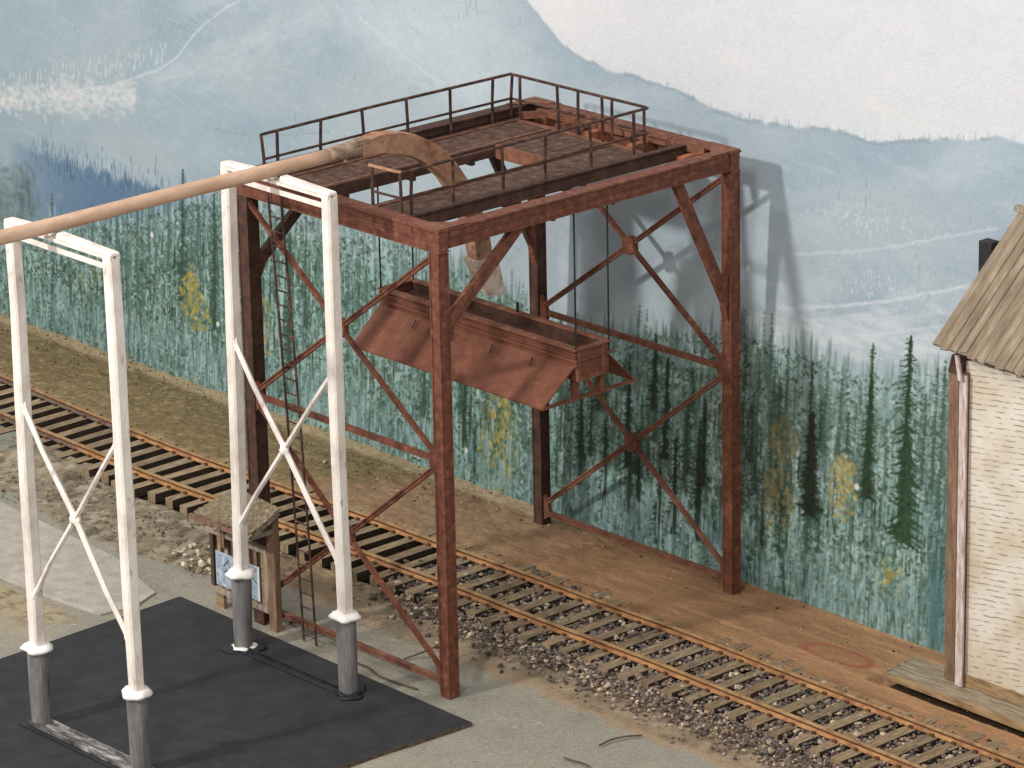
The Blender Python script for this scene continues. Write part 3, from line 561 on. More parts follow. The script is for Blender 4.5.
# ================================================================== steel gantry
W, D, H = 3.824, 5.075, 6.0
def build_gantry():
    g = thing("steel_gantry", (-1.9, 2.54, 0), "rusty red steel gantry standing astride the track with a railed walkway on top", "gantry")
    s = .165
    for (x0, x1, y0, y1) in ((-s, 0, 0, s), (-W, -W+s+.03, 0, s+.02), (-W, -W+s, D-s, D), (-s, 0, D-s, D)):
        m = MB()
        # H-column: two flanges (facing -y and +y) and edge strips so the arrises read
        m.box((x0+.008, y0+.008, .0), (x1-.008, y1-.008, H-.26)); 
        for z in (.0, 3.0): m.box((x0, y0, z), (x1, y1, z+.02 if z == 0 else z+.2))
        for z in np.arange(.35, 5.6, .42):
            m.box((x1-.012, y0+.03, z), (x1+.004, y0+.05, z+.02)); m.box((x1-.012, y1-.05, z), (x1+.004, y1-.03, z+.02))
        m.box((x0-.004, y0-.003, .02), (x0+.02, y0+.02, H-.3)); m.box((x1-.02, y0-.004, .02), (x1+.004, y0+.02, H-.3)); m.box((x1-.02, y1-.02, .02), (x1+.003, y1+.003, H-.3))
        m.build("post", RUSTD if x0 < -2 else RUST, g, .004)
    # long girders (along x)
    for side, y0, y1 in (("near", 0, .17), ("far", D-.17, D)):
        m = MB(); m.box((-W-.01, y0+.012, H-.27), (.012, y1-.012, H-.03)); m.box((-W-.02, y0-.01, H-.03), (.02, y1+.05 if side == "near" else y1+.01, H))
        if side == "far": m.box((-W-.02, y0-.05, H-.028), (.0, y0-.001, H-.003))
        m.box((-W-.015, y0-.006, H-.15), (.018, y0+.012, H-.13)); m.box((-W-.015, y0-.004, H-.285), (.018, y1, H-.265))
        for x in (-3.2, -2.2, -1.2, -.5): m.box((x, y0-.002, H-.13), (x+.03, y0+.012, H-.03))
        m.build("girder", RUST, g, .004)
    for side, x0, x1 in (("near", -.17, 0), ("far", -W, -W+.17)):
        m = MB(); m.box((x0+.012, .175, H-.23), (x1-.012, D-.175, H-.034)); m.box((x0-.035, .23, H-.032), (x1+.008, D-.23, H-.004)); m.box((x0, .175, H-.245), (x1+.006, D-.175, H-.225))
        m.box((x1-.012, .175, H-.12), (x1+.005, D-.175, H-.105))
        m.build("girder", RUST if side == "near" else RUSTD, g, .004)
    # corner plates on top
    for cx, cy, sx, sy in ((0, 0, -1, 1), (-W, 0, 1, 1), (0, D, -1, -1), (-W, D, 1, -1)):
        m = MB(); m.prism([(cx, cy), (cx+sx*.52, cy), (cx, cy+sy*.52)], H+.002, H+.014, 2); m.build("corner_plate", RUSTL, g)
    # X bracing in the two side frames
    zt, zm, zb = 5.66, 3.08, .30; z1, z2 = 4.37, 1.64; xm = -W/2-.01; off = .13
    for yy in (.05, D-.1):
        for (za, zb_, zn) in ((zt, zm+.02, z1), (zm-.05, zb, z2)):
            for sx in (-1, 1):
                xa = -W+.13 if sx < 0 else -.13
                for ze in (za, zb_):
                    m = MB(); a = Vector((xa, yy, ze)); c = Vector((xm, yy, zn)); d = (c-a).normalized()
                    m.bar(a, c-d*.07, .064, .045); m.bar(a+Vector((0, -.022, .025)), c-d*.09+Vector((0, -.022, .025)), .02, .03)
                    m.build("cross_brace", RUST if yy < 1 else (RUSTL if zn < 2 else RUST), g)
            m = MB(); r = .125; pts = []
            for k in range(8):
                a = math.pi/8+k*math.pi/4; rr_ = r*(1.05 if k % 2 else .95); pts.append((xm+math.cos(a)*rr_, zn+math.sin(a)*rr_*1.1))
            m.prism(pts, yy-.04, yy+.035, 1)
            for px, pz in ((-.05, .05), (.05, .05), (-.05, -.05), (.05, -.05)): m.box((xm+px-.008, yy-.047, zn+pz-.008), (xm+px+.008, yy-.04, zn+pz+.008))
            m.build("gusset_plate", RUST, g)
        for sx in (-1, 1):      # mid gussets at the posts
            x = -W+.165 if sx < 0 else -.165
            m = MB(); m.prism([(x, zm-.22), (x, zm+.24), (x-sx*.10, zm+.12), (x-sx*.14, zm-.02), (x-sx*.08, zm-.16)], yy-.035, yy+.03, 1); m.build("gusset_plate", RUST, g)
            m = MB(); m.prism([(x, .10), (x, .46), (x-sx*.08, .36), (x-sx*.12, .2)], yy-.035, yy+.03, 1); m.build("gusset_plate", RUSTL, g)
        m = MB(); m.bar((-W+.16, yy+.01, zm), (-.16, yy+.01, zm), .07, .06); m.build("strut", RUST, g)
        m = MB(); m.bar((-W+.17, yy, .20), (-.17, yy, .20), .062, .075); m.bar((-W+.17, yy-.044, .236), (-.17, yy-.044, .236), .012, .025); m.build("strut", RUSTL, g)
    # knee braces of the two portals
    for xx in (-.10, -W+.10):
        for a, b in (((.10, 4.70), (1.42, 5.80)), ((4.93, 3.97), (4.02, 5.80))):
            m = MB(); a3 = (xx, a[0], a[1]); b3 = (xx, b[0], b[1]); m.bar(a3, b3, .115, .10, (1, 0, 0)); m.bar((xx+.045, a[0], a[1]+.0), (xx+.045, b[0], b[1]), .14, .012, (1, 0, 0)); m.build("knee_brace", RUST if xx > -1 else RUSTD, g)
        m = MB(); m.prism([(4.91, 3.75), (4.91, 4.35), (4.80, 4.25), (4.86, 3.9)], xx-.045, xx+.058, 0); m.build("knee_gusset", RUST, g); m = MB(); m.prism([(.165, 4.5), (.165, 4.95), (.34, 4.86)], xx-.045, xx+.058, 0); m.build("knee_gusset", RUST, g)
    # walkways
    zd = 5.87
    for name, x0, x1, y0, y1 in (("walkway", -3.50, -2.82, .20, 4.42), ("walkway", -1.70, -1.02, .20, 4.42), ("walkway", -2.815, -1.705, 3.45, 4.42)):
        m = MB(); y = y0
        vert = (x1-x0) > 1
        if vert:
            k = x0
            while k < x1-.02: m.box((k, y0, zd-.03), (min(k+.155, x1), y1, zd-rnd.uniform(0, .006))); k += .163
        else:
            while y < y1-.02: m.box((x0+rnd.uniform(0, .01), y, zd-.03), (x1-rnd.uniform(0, .01), min(y+.155, y1), zd-rnd.uniform(0, .006))); y += .163
        m.build(name, DECK, g)
        if not vert:
            for xe in (x0-.004, x1-.036):
                m = MB(); m.box((xe, y0, zd+.001), (xe+.04, y1-(0 if xe < x0 or xe < -2 and x1 < -2 else 0), zd+.014)); m.build('deck_edge', RUSTL, g)
    m = MB(); m.bar((-1.0, .172, zd-.06), (-.76, 4.86, zd+.01), .16, .06, (1, 0, 0)); m.bar((-.99, .172, zd+.033), (-.75, 4.87, zd+.103), .022, .10, (1, 0, 0)); m.build("stringer", RUSTD, g)
    for x0, y0, x1, y1, mt in ((-1.755, .2, -1.705, 3.44, RUSTD), (-2.815, .2, -2.76, 3.44, RUSTD), (-3.57, .2, -3.505, 4.7, RUSTD)):
        m = MB(); m.box((x0, y0, zd-.15), (x1, y1, zd+.012)); m.build("stringer", mt, g)
    m = MB(); m.box((-2.76, 3.40, zd-.17), (-1.755, 3.447, zd+.008)); m.build("stringer", RUSTL, g)
    m = MB(); m.box((-3.5, 4.425, zd-.14), (-1.03, 4.48, zd+.012)); m.build("stringer", RUSTL, g)
    for a, b in (((-3.45, 4.5, zd+.06), (-3.0, 4.97, zd+.09)), ((-2.8, 4.5, zd+.02), (-2.5, 4.93, zd+.05)), ((-3.4, 4.75, zd+.07), (-.4, 4.86, zd+.07))):
        m = MB(); m.bar(a, b, .05, .09, (0, 0, 1)); m.build("top_bracing", RUSTL, g)
    for x in (-2.3, -1.45, -.55): m = MB(); m.box((x, 4.5, zd-.12), (x+.12, 4.90, zd+.05)); m.build("bearer", RUSTO, g)
    # rivetless bearers under the front of the walkways
    for y in (.9, 2.0, 3.0):
        for x0, x1 in ((-3.65, -2.77), (-1.75, -.17)): m = MB(); m.box((x0, y, zd-.20), (x1, y+.06, zd-.152)); m.build("bearer", RUSTD, g)
    # railing: posts and two rails
    zr = 6.47; rad = .021
    left = [(-3.62, y) for y in (.30, .52, 1.22, 1.93, 2.66, 3.41, 4.14, 4.46)]
    back = [(x, 4.46) for x in (-3.44, -2.70, -2.33, -1.86, -1.70, -1.10)]
    right = [(-1.0, y) for y in (.30, .46, 1.14, 1.95, 2.66, 3.44, 4.18)]
    front = [(-1.50, .28)]
    NEARM = mat("near_rail_rust", [(50, 38, 35), (72, 50, 42), (112, 78, 62)], 8, .6, .1)
    for x, y in left+back+right+front:
        m = MB(); j = rnd.gauss(0, .008); m.tube([(x, y, zd-.12), (x+rnd.gauss(0, .006), y+rnd.gauss(0, .006), zd+.28), (x+j, y+j, zr)], rad, 6)
        m.build("railing_post", NEARM if (x, y) in right+front else RAILM, g)
    for z in (zr, zd+.275):
        top = z == zr
        for pts in ([(-3.62, .30), (-3.63, 2.2), (-3.62, 4.46)], [(-3.62, 4.46), (-2.2, 4.47), (-1.08, 4.47)], [(-1.04, 4.47), (-1.0, 2.4), (-.99, .30)], [(-1.0, .30), (-1.50, .28)]):
            m = MB(); m.tube([(p[0], p[1], z+rnd.gauss(0, .004)) for p in pts], rad if top else rad*.85, 6); m.build("handrail" if top else "mid_rail", NEARM if pts[0][0] > -1.2 else RAILM, g)
    m = MB(); m.bar((-1.53, .26, 6.475), (-.98, .30, 6.475), .034, .03, (0, 0, 1)); m.build("gate_bar", CHUTE, g)
    # ladder
    lad = MB(); A = Vector((-3.02, -.035, 5.86)); B = Vector((-2.62, -.06, .02)); hw = .125; mid1 = A.lerp(B, .5)+Vector((.03, 0, 0))
    pth = [A, A.lerp(B, .25)+Vector((.02, 0, 0)), mid1, A.lerp(B, .75)+Vector((.02, 0, 0)), B]
    for sgn in (-1, 1): lad.tube([p+Vector((sgn*hw, 0, 0)) for p in pth], .016, 6)
    lo = lad.build("ladder", RAILM, g)
    for k in range(31):
        t = (k+.5)/31*4; i = int(t); p = pth[i].lerp(pth[i+1], t-i)
        m = MB(); m.tube([p+Vector((-hw, 0, 0)), p+Vector((hw, 0, 0))], .011, 5); o = m.build("rung", RAILM, g); o.parent = lo
    return g
gantry = build_gantry()

# ================================================================== hanging hopper
def build_hopper():
    RUST = mat('hopper_rust_paint', [(98, 59, 44), (110, 67, 50), (118, 73, 55), (132, 86, 66)], 5, .7, .3, 55, speck=((92, 55, 42), 7, .70))
    INN = mat('hopper_dark_lining', [(54, 36, 30), (74, 48, 38), (92, 60, 48)], 9, .85, .3, 40)
    h = thing("hanging_hopper", (-1.9, 2.54, 3.3), "long rusty loading hopper hanging on four wires inside the gantry", "hopper")
    x0, x1 = -3.80, -.03; y0, y1 = 2.24, 2.84; zt, zb = 3.97, 3.57; t = .025
    m = MB()
    m.box((x0+.02, y0+.03, zb), (x1-.03, y0+.03+t, zt)); m.box((x0+.02, y1-.03-t, zb), (x1-.03, y1-.03, zt)); m.box((x0+.02, y0+.03+t, zb), (x0+.045, y1-.03-t, zt)); m.box((x1-.055, y0+.03+t, zb), (x1-.03, y1-.03-t, zt)); m.box((x0+.045, y0+.055, zb+.27), (x1-.055, y1-.055, zb+.29))
    m.build("trough", RUST, h, .003)
    m = MB(); m.box((x0+.046, y1-.075, zb+.292), (x1-.056, y1-.056, zt-.002)); m.build("lining", INN, h); m = MB(); m.box((x0+.046, y0+.056, zb+.291), (x1-.056, y1-.076, zb+.297)); m.build("lining_floor", INN, h)
    m = MB()
    for y in ((y0-.02, y0+.09), (y1-.09, y1+.01)): m.box((x0, y[0], zt), (x1, y[1], zt+.025))
    m.box((x0, y0+.09, zt), (x0+.08, y1-.09, zt+.024)); m.box((x1-.08, y0+.09, zt), (x1, y1-.09, zt+.024))
    m.build("top_rim", RUSTL, h, .003)
    m = MB(); m.box((x0, y0, zt-.055), (x1, y0+.028, zt-.04)); m.box((x0, y0-.012, zt-.15), (x1, y0+.028, zt-.115)); m.box((x0, y1-.028, zt-.15), (x1, y1+.012, zt-.115)); m.box((x1-.028, y0+.03, zt-.14), (x1-.005, y1-.03, zt-.115)); m.build("side_moulding", RUST, h, .003)
    for z in (.19, ): 
        m = MB(); m.box((x0+.01, y0+.006, zt-.22), (x1-.02, y0+.029, zt-.2)); m.build("side_moulding", RUST, h)
    # end panel frame
    m = MB(); m.box((x1-.03, y0+.03, zb), (x1-.012, y0+.09, zt)); m.box((x1-.03, y1-.16, zb), (x1-.012, y1-.1, zt)); m.box((x1-.03, y0+.09, zb), (x1-.014, y1-.16, zb+.05)); m.build("end_frame", RUSTL, h)
    # skirts
    for sgn, ya, yb in ((-1, y0+.03, 1.75), (1, y1-.03, 3.35)):
        m = MB(); za = zt-.19 if sgn < 0 else zt-.14; zl = 3.32; n = Vector((0, (za-zl), -sgn*(ya-yb))).normalized()*.02
        xa0, xa1, xb0, xb1 = x0+.0, x1-.05, -3.79, -.14
        # extra notch: the right end of the sheet slants back
        P = [(xa0, ya, za), (xa1, ya, za), (xb1, yb, zl), (xb0, yb, zl)]
        Q = [(p[0], p[1]+.004, p[2]-.022) for p in P]
        m.quad_pts(P+Q, [(0,1,2,3),(7,6,5,4),(0,4,5,1),(1,5,6,2),(2,6,7,3),(3,7,4,0)]); m.build("skirt", RUST, h)
    for x in (-2.95, -2.2, -1.47, -.73):
        m = MB(); y = 2.13; z = 3.72; m.bar((x-.02, y+.03, z+.035), (x+.0, y-.05, z-.055), .016, .016, (1, 0, 0)); m.build("clip", RAILM, h)
    for x, ya, yb in ((-.14, 1.75, 3.35), (-3.78, 1.75, 3.35)):
        m = MB(); m.bar((x, ya, 3.32), (x, yb, 3.32), .045, .035, (0, 0, 1)); m.build("tie_bar", RUST, h)
    m = MB(); m.box((-.22, 2.30, 3.30), (-.14, 2.38, 3.60)); m.build("bracket", RUST, h); m = MB(); m.box((-.16, 2.70, 3.30), (-.1, 2.78, 3.60)); m.build("bracket", RUST, h)
    for x, y in ((x1-.03, y0+.02), (x1-.03, y1-.02), (x0+.03, y0+.02), (x0+.03, y1-.02)):
        m = MB(); m.tube([(x, y, zt-.12), (x, y, 5.80 if y > 0 else 0)], .012, 6); m.build("suspension_wire", WIRE, h)
    m = MB(); m.tube([(-1.72, 2.80, 3.99), (-1.72, 2.80, 4.12)], .02, 6); m.build("stub_pin", WIRE, h)
build_hopper()

# ================================================================== overhead feed pipe and its two supports
XP = -2.03
def build_pipe():
    f = thing("feed_pipe", (XP, -2, 6.5), "long tan pipe carried on the white supports and bending down into the gantry", "pipe")
    m = MB(); pts = [(XP+.004*math.sin(y), y, 6.535+.004*math.sin(y*2)) for y in np.linspace(-8.5, .12, 24)]; m.tube(pts, .088, 20); m.build("straight_pipe", PIPE, f, smooth=True)
    m = MB(); pts = [(XP+.01, .02, 6.54), (XP+.01, .12, 6.545), (XP+.01, .35, 6.55), (XP+.01, .48, 6.55), (XP+.01, .62, 6.54)]; m.tube(pts, [.092, .098, .10, .11, .10], 14); m.build("coupling", CHUTEG, f, smooth=True)
    m = MB(); m.box((XP-.02, .40, 6.60), (XP+.12, .60, 6.67)); m.box((XP+.08, .2, 6.44), (XP+.115, .24, 6.47)); m.build("coupling_band", CHUTEG, f, .01)
    cl = [(.50, 6.55), (.80, 6.56), (1.05, 6.52), (1.30, 6.44), (1.52, 6.32), (1.72, 6.17), (1.90, 5.99), (2.05, 5.78), (2.18, 5.55), (2.30, 5.28), (2.39, 5.0), (2.45, 4.65)]
    m = MB(); wx = .10; n0 = len(m.v); hs = [.095, .12, .13, .135, .135, .135, .13, .13, .13, .13, .13, .13]
    for i, (y, z) in enumerate(cl):
        a = cl[max(i-1, 0)]; b = cl[min(i+1, len(cl)-1)]; d = Vector((0, b[0]-a[0], b[1]-a[1])).normalized(); nrm = Vector((0, -d.z, d.y)); hh = hs[i]
        for sx, sn in ((-1, -1), (1, -1), (1, 1), (-1, 1)): p = Vector((XP+.03, y, z))+nrm*(hh*sn)+Vector((wx*sx, 0, 0)); m.v.append(tuple(p))
    for i in range(len(cl)-1):
        for k in range(4): k2 = (k+1) % 4; m.f.append((i*4+k, i*4+k2, i*4+4+k2, i*4+4+k)); m.mi.append(0)
    m.f.append((0, 1, 2, 3)); m.f.append(tuple(len(m.v)-4+k for k in range(4))); m.mi += [0, 0]
    m.build("curved_chute", CHUTE, f, .008)
    m = MB(); A = [(XP-.10, 2.24, 4.76), (XP+.16, 2.24, 4.74), (XP+.16, 2.62, 4.74), (XP-.10, 2.62, 4.76)]; Bq = [(XP-.02, 2.40, 4.33), (XP+.17, 2.40, 4.26), (XP+.17, 2.74, 4.20), (XP-.02, 2.74, 4.3)]
    m.quad_pts(A+Bq, [(0,1,2,3),(7,6,5,4),(0,4,5,1),(1,5,6,2),(2,6,7,3),(3,7,4,0)]); m.build("nozzle", NOZ, f, .012)
build_pipe()

def wob(cx, cy, z0, z1, r, lobes, seed, amp=.12, n=20):
    r_ = random.Random(seed); ph = [r_.uniform(0, 6.3) for _ in range(3)]; m = MB(); rings = 5
    for i in range(rings):
        t = i/(rings-1); z = z0+(z1-z0)*t; R = r*(.80+.28*math.sin(math.pi*min(1, t*1.15)))
        for k in range(n):
            a = 2*math.pi*k/n; q = R*(1+amp*.6*math.sin(lobes*a+ph[0])+amp*.5*math.sin(2*a+ph[1])+amp*.3*math.sin(7*a+ph[2])); m.v.append((cx+q*math.cos(a), cy+q*math.sin(a), z+.012*math.sin(3*a+ph[1])))
    for i in range(rings-1):
        for k in range(n): m.f.append((i*n+k, i*n+(k+1) % n, (i+1)*n+(k+1) % n, (i+1)*n+k)); m.mi.append(0)
    m.f.append(tuple(range(n))); m.f.append(tuple((rings-1)*n+k for k in range(n))); m.mi += [0, 0]
    return m
def build_support(yc, bx, tx, ztop, label, seed, strip):
    """bx/tx: x of left and right leg at foot and head"""
    g = thing("pipe_support_frame", (sum(bx)/2, yc, .05), label, "pipe support", "white braced frames carrying the tan pipe")
    r = random.Random(seed); zc = 1.06
    for k in (0, 1):
        m = MB(); hw = .079; zs = [zc-.02, zc+.45, 2.2, 3.2, 4.3, 5.4, ztop-.03]
        for z in zs:
            t = (z-zc)/(ztop-zc); x = bx[k]+(tx[k]-bx[k])*t+r.gauss(0, .005); y = yc+r.gauss(0, .004); q = hw+r.gauss(0, .003)
            c = q*.72; m.v += [(x-q, y-c, z), (x-c, y-q, z), (x+c, y-q, z), (x+q, y-c, z), (x+q, y+c, z), (x+c, y+q, z), (x-c, y+q, z), (x-q, y+c, z)]
        for i in range(len(zs)-1):
            for j in range(8): j2 = (j+1) % 8; m.f.append((i*8+j, i*8+j2, i*8+8+j2, i*8+8+j)); m.mi.append(0)
        m.f.append(tuple(range(8))); m.f.append(tuple(len(m.v)-8+j for j in range(8))); m.mi += [0, 0]
        m.build("leg", WHITE, g)
        fx = bx[k]-.01*(1 if k == 0 else -1)
        m = MB(); m.tube([(fx-.012 if k == 0 and seed == 3 else fx, yc, .05), (fx, yc, .5), (bx[k], yc, zc)], [.118, .125, .132], 18); m.build("grey_foot", GREYF, g, .01)
        m = wob(bx[k], yc, zc-.045, zc+.06, .18, 5, seed*7+k, .14); m.build("white_collar", WHITEB, g, smooth=True)
        if seed == 3:
            m = wob(fx, yc, .052, .085, .16, 4, seed*9+k, .10); m.build("glue_blob", WHITEB if k == 0 else BLK, g, smooth=True)
            m = wob(fx-.02, yc, .05, .066, .25, 3, seed*5+k, .16); m.build("black_base_washer", BLK, g, smooth=True)
    # head: channel crossbar laid between the legs
    hy = .075; m = MB(); xa, xb = tx[0]-.07, tx[1]+.07
    m.box((xa, yc-hy, ztop-.035), (xb, yc-.02, ztop+.005)); m.box((xa, yc+.02, ztop-.035), (xb, yc+hy, ztop+.005)); m.box((xa+.02, yc-.02, ztop-.04), (xb-.02, yc+.02, ztop-.02))
    m.build("crossbar", WHITE, g, .006)
    m = MB(); m.box((tx[0]+.06, yc-.05, ztop-.165), (tx[1]-.06, yc-.025, ztop-.10)); m.build("lower_crossbar", WHITE, g, .005)
    for k, s in ((0, 1), (1, -1)):
        m = MB(); x = tx[k]; a = XP-.13 if k == 0 else XP+.16
        m.quad_pts([(x-s*.08, yc-hy, ztop+.007), (x-s*.08, yc+hy, ztop+.007), (a, yc+hy, ztop+.007), (a, yc-hy, ztop+.007), (x-s*.07, yc-hy+.01, ztop+.05), (x-s*.07, yc+hy-.01, ztop+.05), (a, yc+hy-.02, ztop+.085), (a, yc-hy+.02, ztop+.085)], [(0,1,2,3),(4,7,6,5),(0,4,5,1),(1,5,6,2),(2,6,7,3),(3,7,4,0)])
        m.build("pipe_cradle", WHITE, g, .014)
    # cross bracing: four rods meeting in a lump of putty
    zn = 2.99; xn = (bx[0]+bx[1])/2+.0
    for k in (0, 1):
        s = 1 if k == 0 else -1
        for ze, lean in ((4.17, .3), (1.75, 0)):
            t = (ze-zc)/(ztop-zc); x = bx[k]+(tx[k]-bx[k])*t+s*.05
            m = MB(); m.tube([(x, yc-.03, ze), (x*.6+xn*.4, yc-.045+r.gauss(0, .008), ze*.6+zn*.4+r.gauss(0, .015)), (xn, yc-.03, zn)], [.036, .033+r.uniform(-.003, .004), .038], 6); m.build("cross_rod", WHITE, g)
            m = MB(); m.tube([(x-s*.03, yc-.02, ze+.14*(1 if ze > 3 else -1)), (x, yc-.03, ze), (x+s*.04, yc-.03, ze-.10*(1 if ze > 3 else -1))], [.036, .052, .036], 6); m.build("rod_end", WHITEB, g)
    m = wob(xn, yc-.03, zn-.075, zn+.07, .058, 3, seed, .3); m.build("putty_knot", WHITEB, g, smooth=True)
    m = MB(); x0, x1 = bx[0]-.12, bx[1]+.2
    if strip == 1:
        m.box((x0, yc-.13, .052), (x1, yc+.13, .085)); m.box((x0, yc-.13, .085), (x1, yc-.09, .115)); m.box((x0, yc+.10, .085), (x1, yc+.13, .10)); m.build("base_strip", STRIP, g, .006)
        m = MB(); m.box((x0-.1, yc-.2, .052), (x1, yc-.132, .075)); m.build("base_edge", BLK, g, .01)
    else:
        m.box((x0+.2, yc-.15, .052), (x1-.2, yc-.02, .072)); m.box((x0+.2, yc-.035, .072), (x1-.2, yc-.02, .10)); m.build("base_strip", BLK, g, .006)
build_support(-.80, (-3.03, -.985), (-2.93, -1.02), 6.41, "white braced frame nearest the gantry, standing in dark grey feet on black card", 3, 0)
build_support(-4.10, (-2.83, -.86), (-2.82, -.90), 6.40, "white braced frame at the left edge of the picture, farthest from the gantry", 4, 1)

# ================================================================== notice stand beside the ladder
def build_stand():
    g = thing("notice_stand", (-3.9, -.1, 0), "small wooden notice stand with gritty sloping roof and blue sheet", "notice stand")
    y = -.07
    m = MB(); m.box((-3.36, y-.05, 0), (-3.215, y+.05, 1.60)); m.build("corner_post", WOODB, g, .006)
    m = MB(); m.box((-3.44, y-.045, .25), (-3.365, y+.02, 1.05)); m.build("panel_stile", WOODG, g, .004)
    m = MB(); m.box((-4.58, y-.03, .24), (-4.51, y+.03, 1.22)); m.build("panel_stile", mat("dark_stile", [(60, 48, 38), (96, 78, 60)], 8), g, .004)
    m = MB(); m.box((-4.60, y-.055, 1.03), (-3.37, y+.03, 1.10)); m.build("top_rail", WOODG, g, .004)
    m = MB(); m.box((-4.60, y-.05, .22), (-3.37, y+.03, .29)); m.build("bottom_rail", WOODG, g, .004)
    for i, x in enumerate(np.linspace(-4.42, -3.52, 7)):
        m = MB(); m.box((x-.03, y-.005, .29), (x+.035, y+.02, 1.03)); m.build("slat", [WOODT, WOODG, WOODB][i % 3], g)
    m = MB(); m.box((-4.50, y+.021, .27), (-3.40, y+.03, 1.05)); m.build("back_board", mat("dark_back_board", [(52, 42, 34), (80, 64, 50)], 6), g)
    for x0, x1 in ((-4.50, -4.34), (-3.72, -3.52)):
        m = MB(); m.box((x0, y-.02, 0), (x1, y+.03, .22)); m.build("foot", WOODT if x0 < -4 else RUSTD, g, .005)
    m = MB(); m.box((-4.47, y-.026, .33), (-3.56, y-.012, .80))
    sheetm = mat("blue_paper", [(118, 140, 156), (156, 174, 186), (206, 210, 212)], 9, .6, .1)
    sh = m.build("blue_sheet", sheetm, g)
    # faint dark scrawl and a white margin on the sheet
    m = MB()
    for x, z, a, L in ((-4.30, .62, .9, .10), (-4.27, .60, -.7, .09), (-4.30, .55, .2, .08), (-4.22, .67, 1.3, .07), (-3.74, .66, .8, .12), (-3.70, .62, -.6, .10), (-3.78, .72, .1, .08), (-4.12, .45, .2, .10)):
        m.bar((x, y-.029, z), (x+math.cos(a)*L, y-.029, z+math.sin(a)*L), .016, .004)
    o = m.build("scrawl", mat("dark_ink", [(62, 72, 84), (84, 96, 108)]), g); o.parent = sh
    m = MB(); m.box((-3.60, y-.03, .33), (-3.565, y-.0265, .80)); o = m.build("white_margin", mat("white_paper", [(214, 220, 224), (232, 236, 238)]), g); o.parent = sh
    # roof
    m = MB(); nx, ny = 26, 14; A = Vector((-4.42, -.46, 1.44)); B = Vector((-3.16, -.50, 1.49)); Cc = Vector((-3.16, -.02, 1.70)); Dd = Vector((-4.10, -.02, 1.74)); rr2 = random.Random(5)
    for lay in (1, 0):
        for i in range(nx+1):
            for j in range(ny+1):
                u, v = i/nx, j/ny; p = A.lerp(B, u).lerp(Dd.lerp(Cc, u), v); e = (i in (0, nx)) or (j in (0, ny))
                p = p+Vector((rr2.uniform(-.012, .012) if e else 0, rr2.uniform(-.012, .012) if e else 0, (rr2.uniform(-.006, .006) if lay else -.03))); m.v.append(tuple(p))
    n1 = (nx+1)*(ny+1); I = lambda l, i, j: l*n1+i*(ny+1)+j
    for l in (0, 1):
        for i in range(nx):
            for j in range(ny): m.f.append((I(l, i, j), I(l, i+1, j), I(l, i+1, j+1), I(l, i, j+1))); m.mi.append(0)
    for i in range(nx):
        for j in (0, ny): m.f.append((I(0, i, j), I(0, i+1, j), I(1, i+1, j), I(1, i, j))); m.mi.append(0)
    for j in range(ny):
        for i in (0, nx): m.f.append((I(0, i, j), I(0, i, j+1), I(1, i, j+1), I(1, i, j))); m.mi.append(0)
    m.build("roof", GRIT, g)
    m = MB(); m.box((-3.34, -.50, 1.36), (-3.22, -.12, 1.42)); m.build("rafter_tie", WOODG, g)
    m = MB(); m.bar((-3.18, -.54, 1.40), (-3.18, -.05, 1.64), .07, .03, (1, 0, 0)); m.build("bargeboard", WOODG, g)
    m = MB(); m.box((-4.45, -.52, 1.37), (-3.3, -.47, 1.42)); m.build("eave_plate", WOODB, g)
    m = MB(); m.box((-4.30, -.14, .9), (-4.22, -.08, 1.6)); m.build("rear_post", WOODB, g)
build_stand()

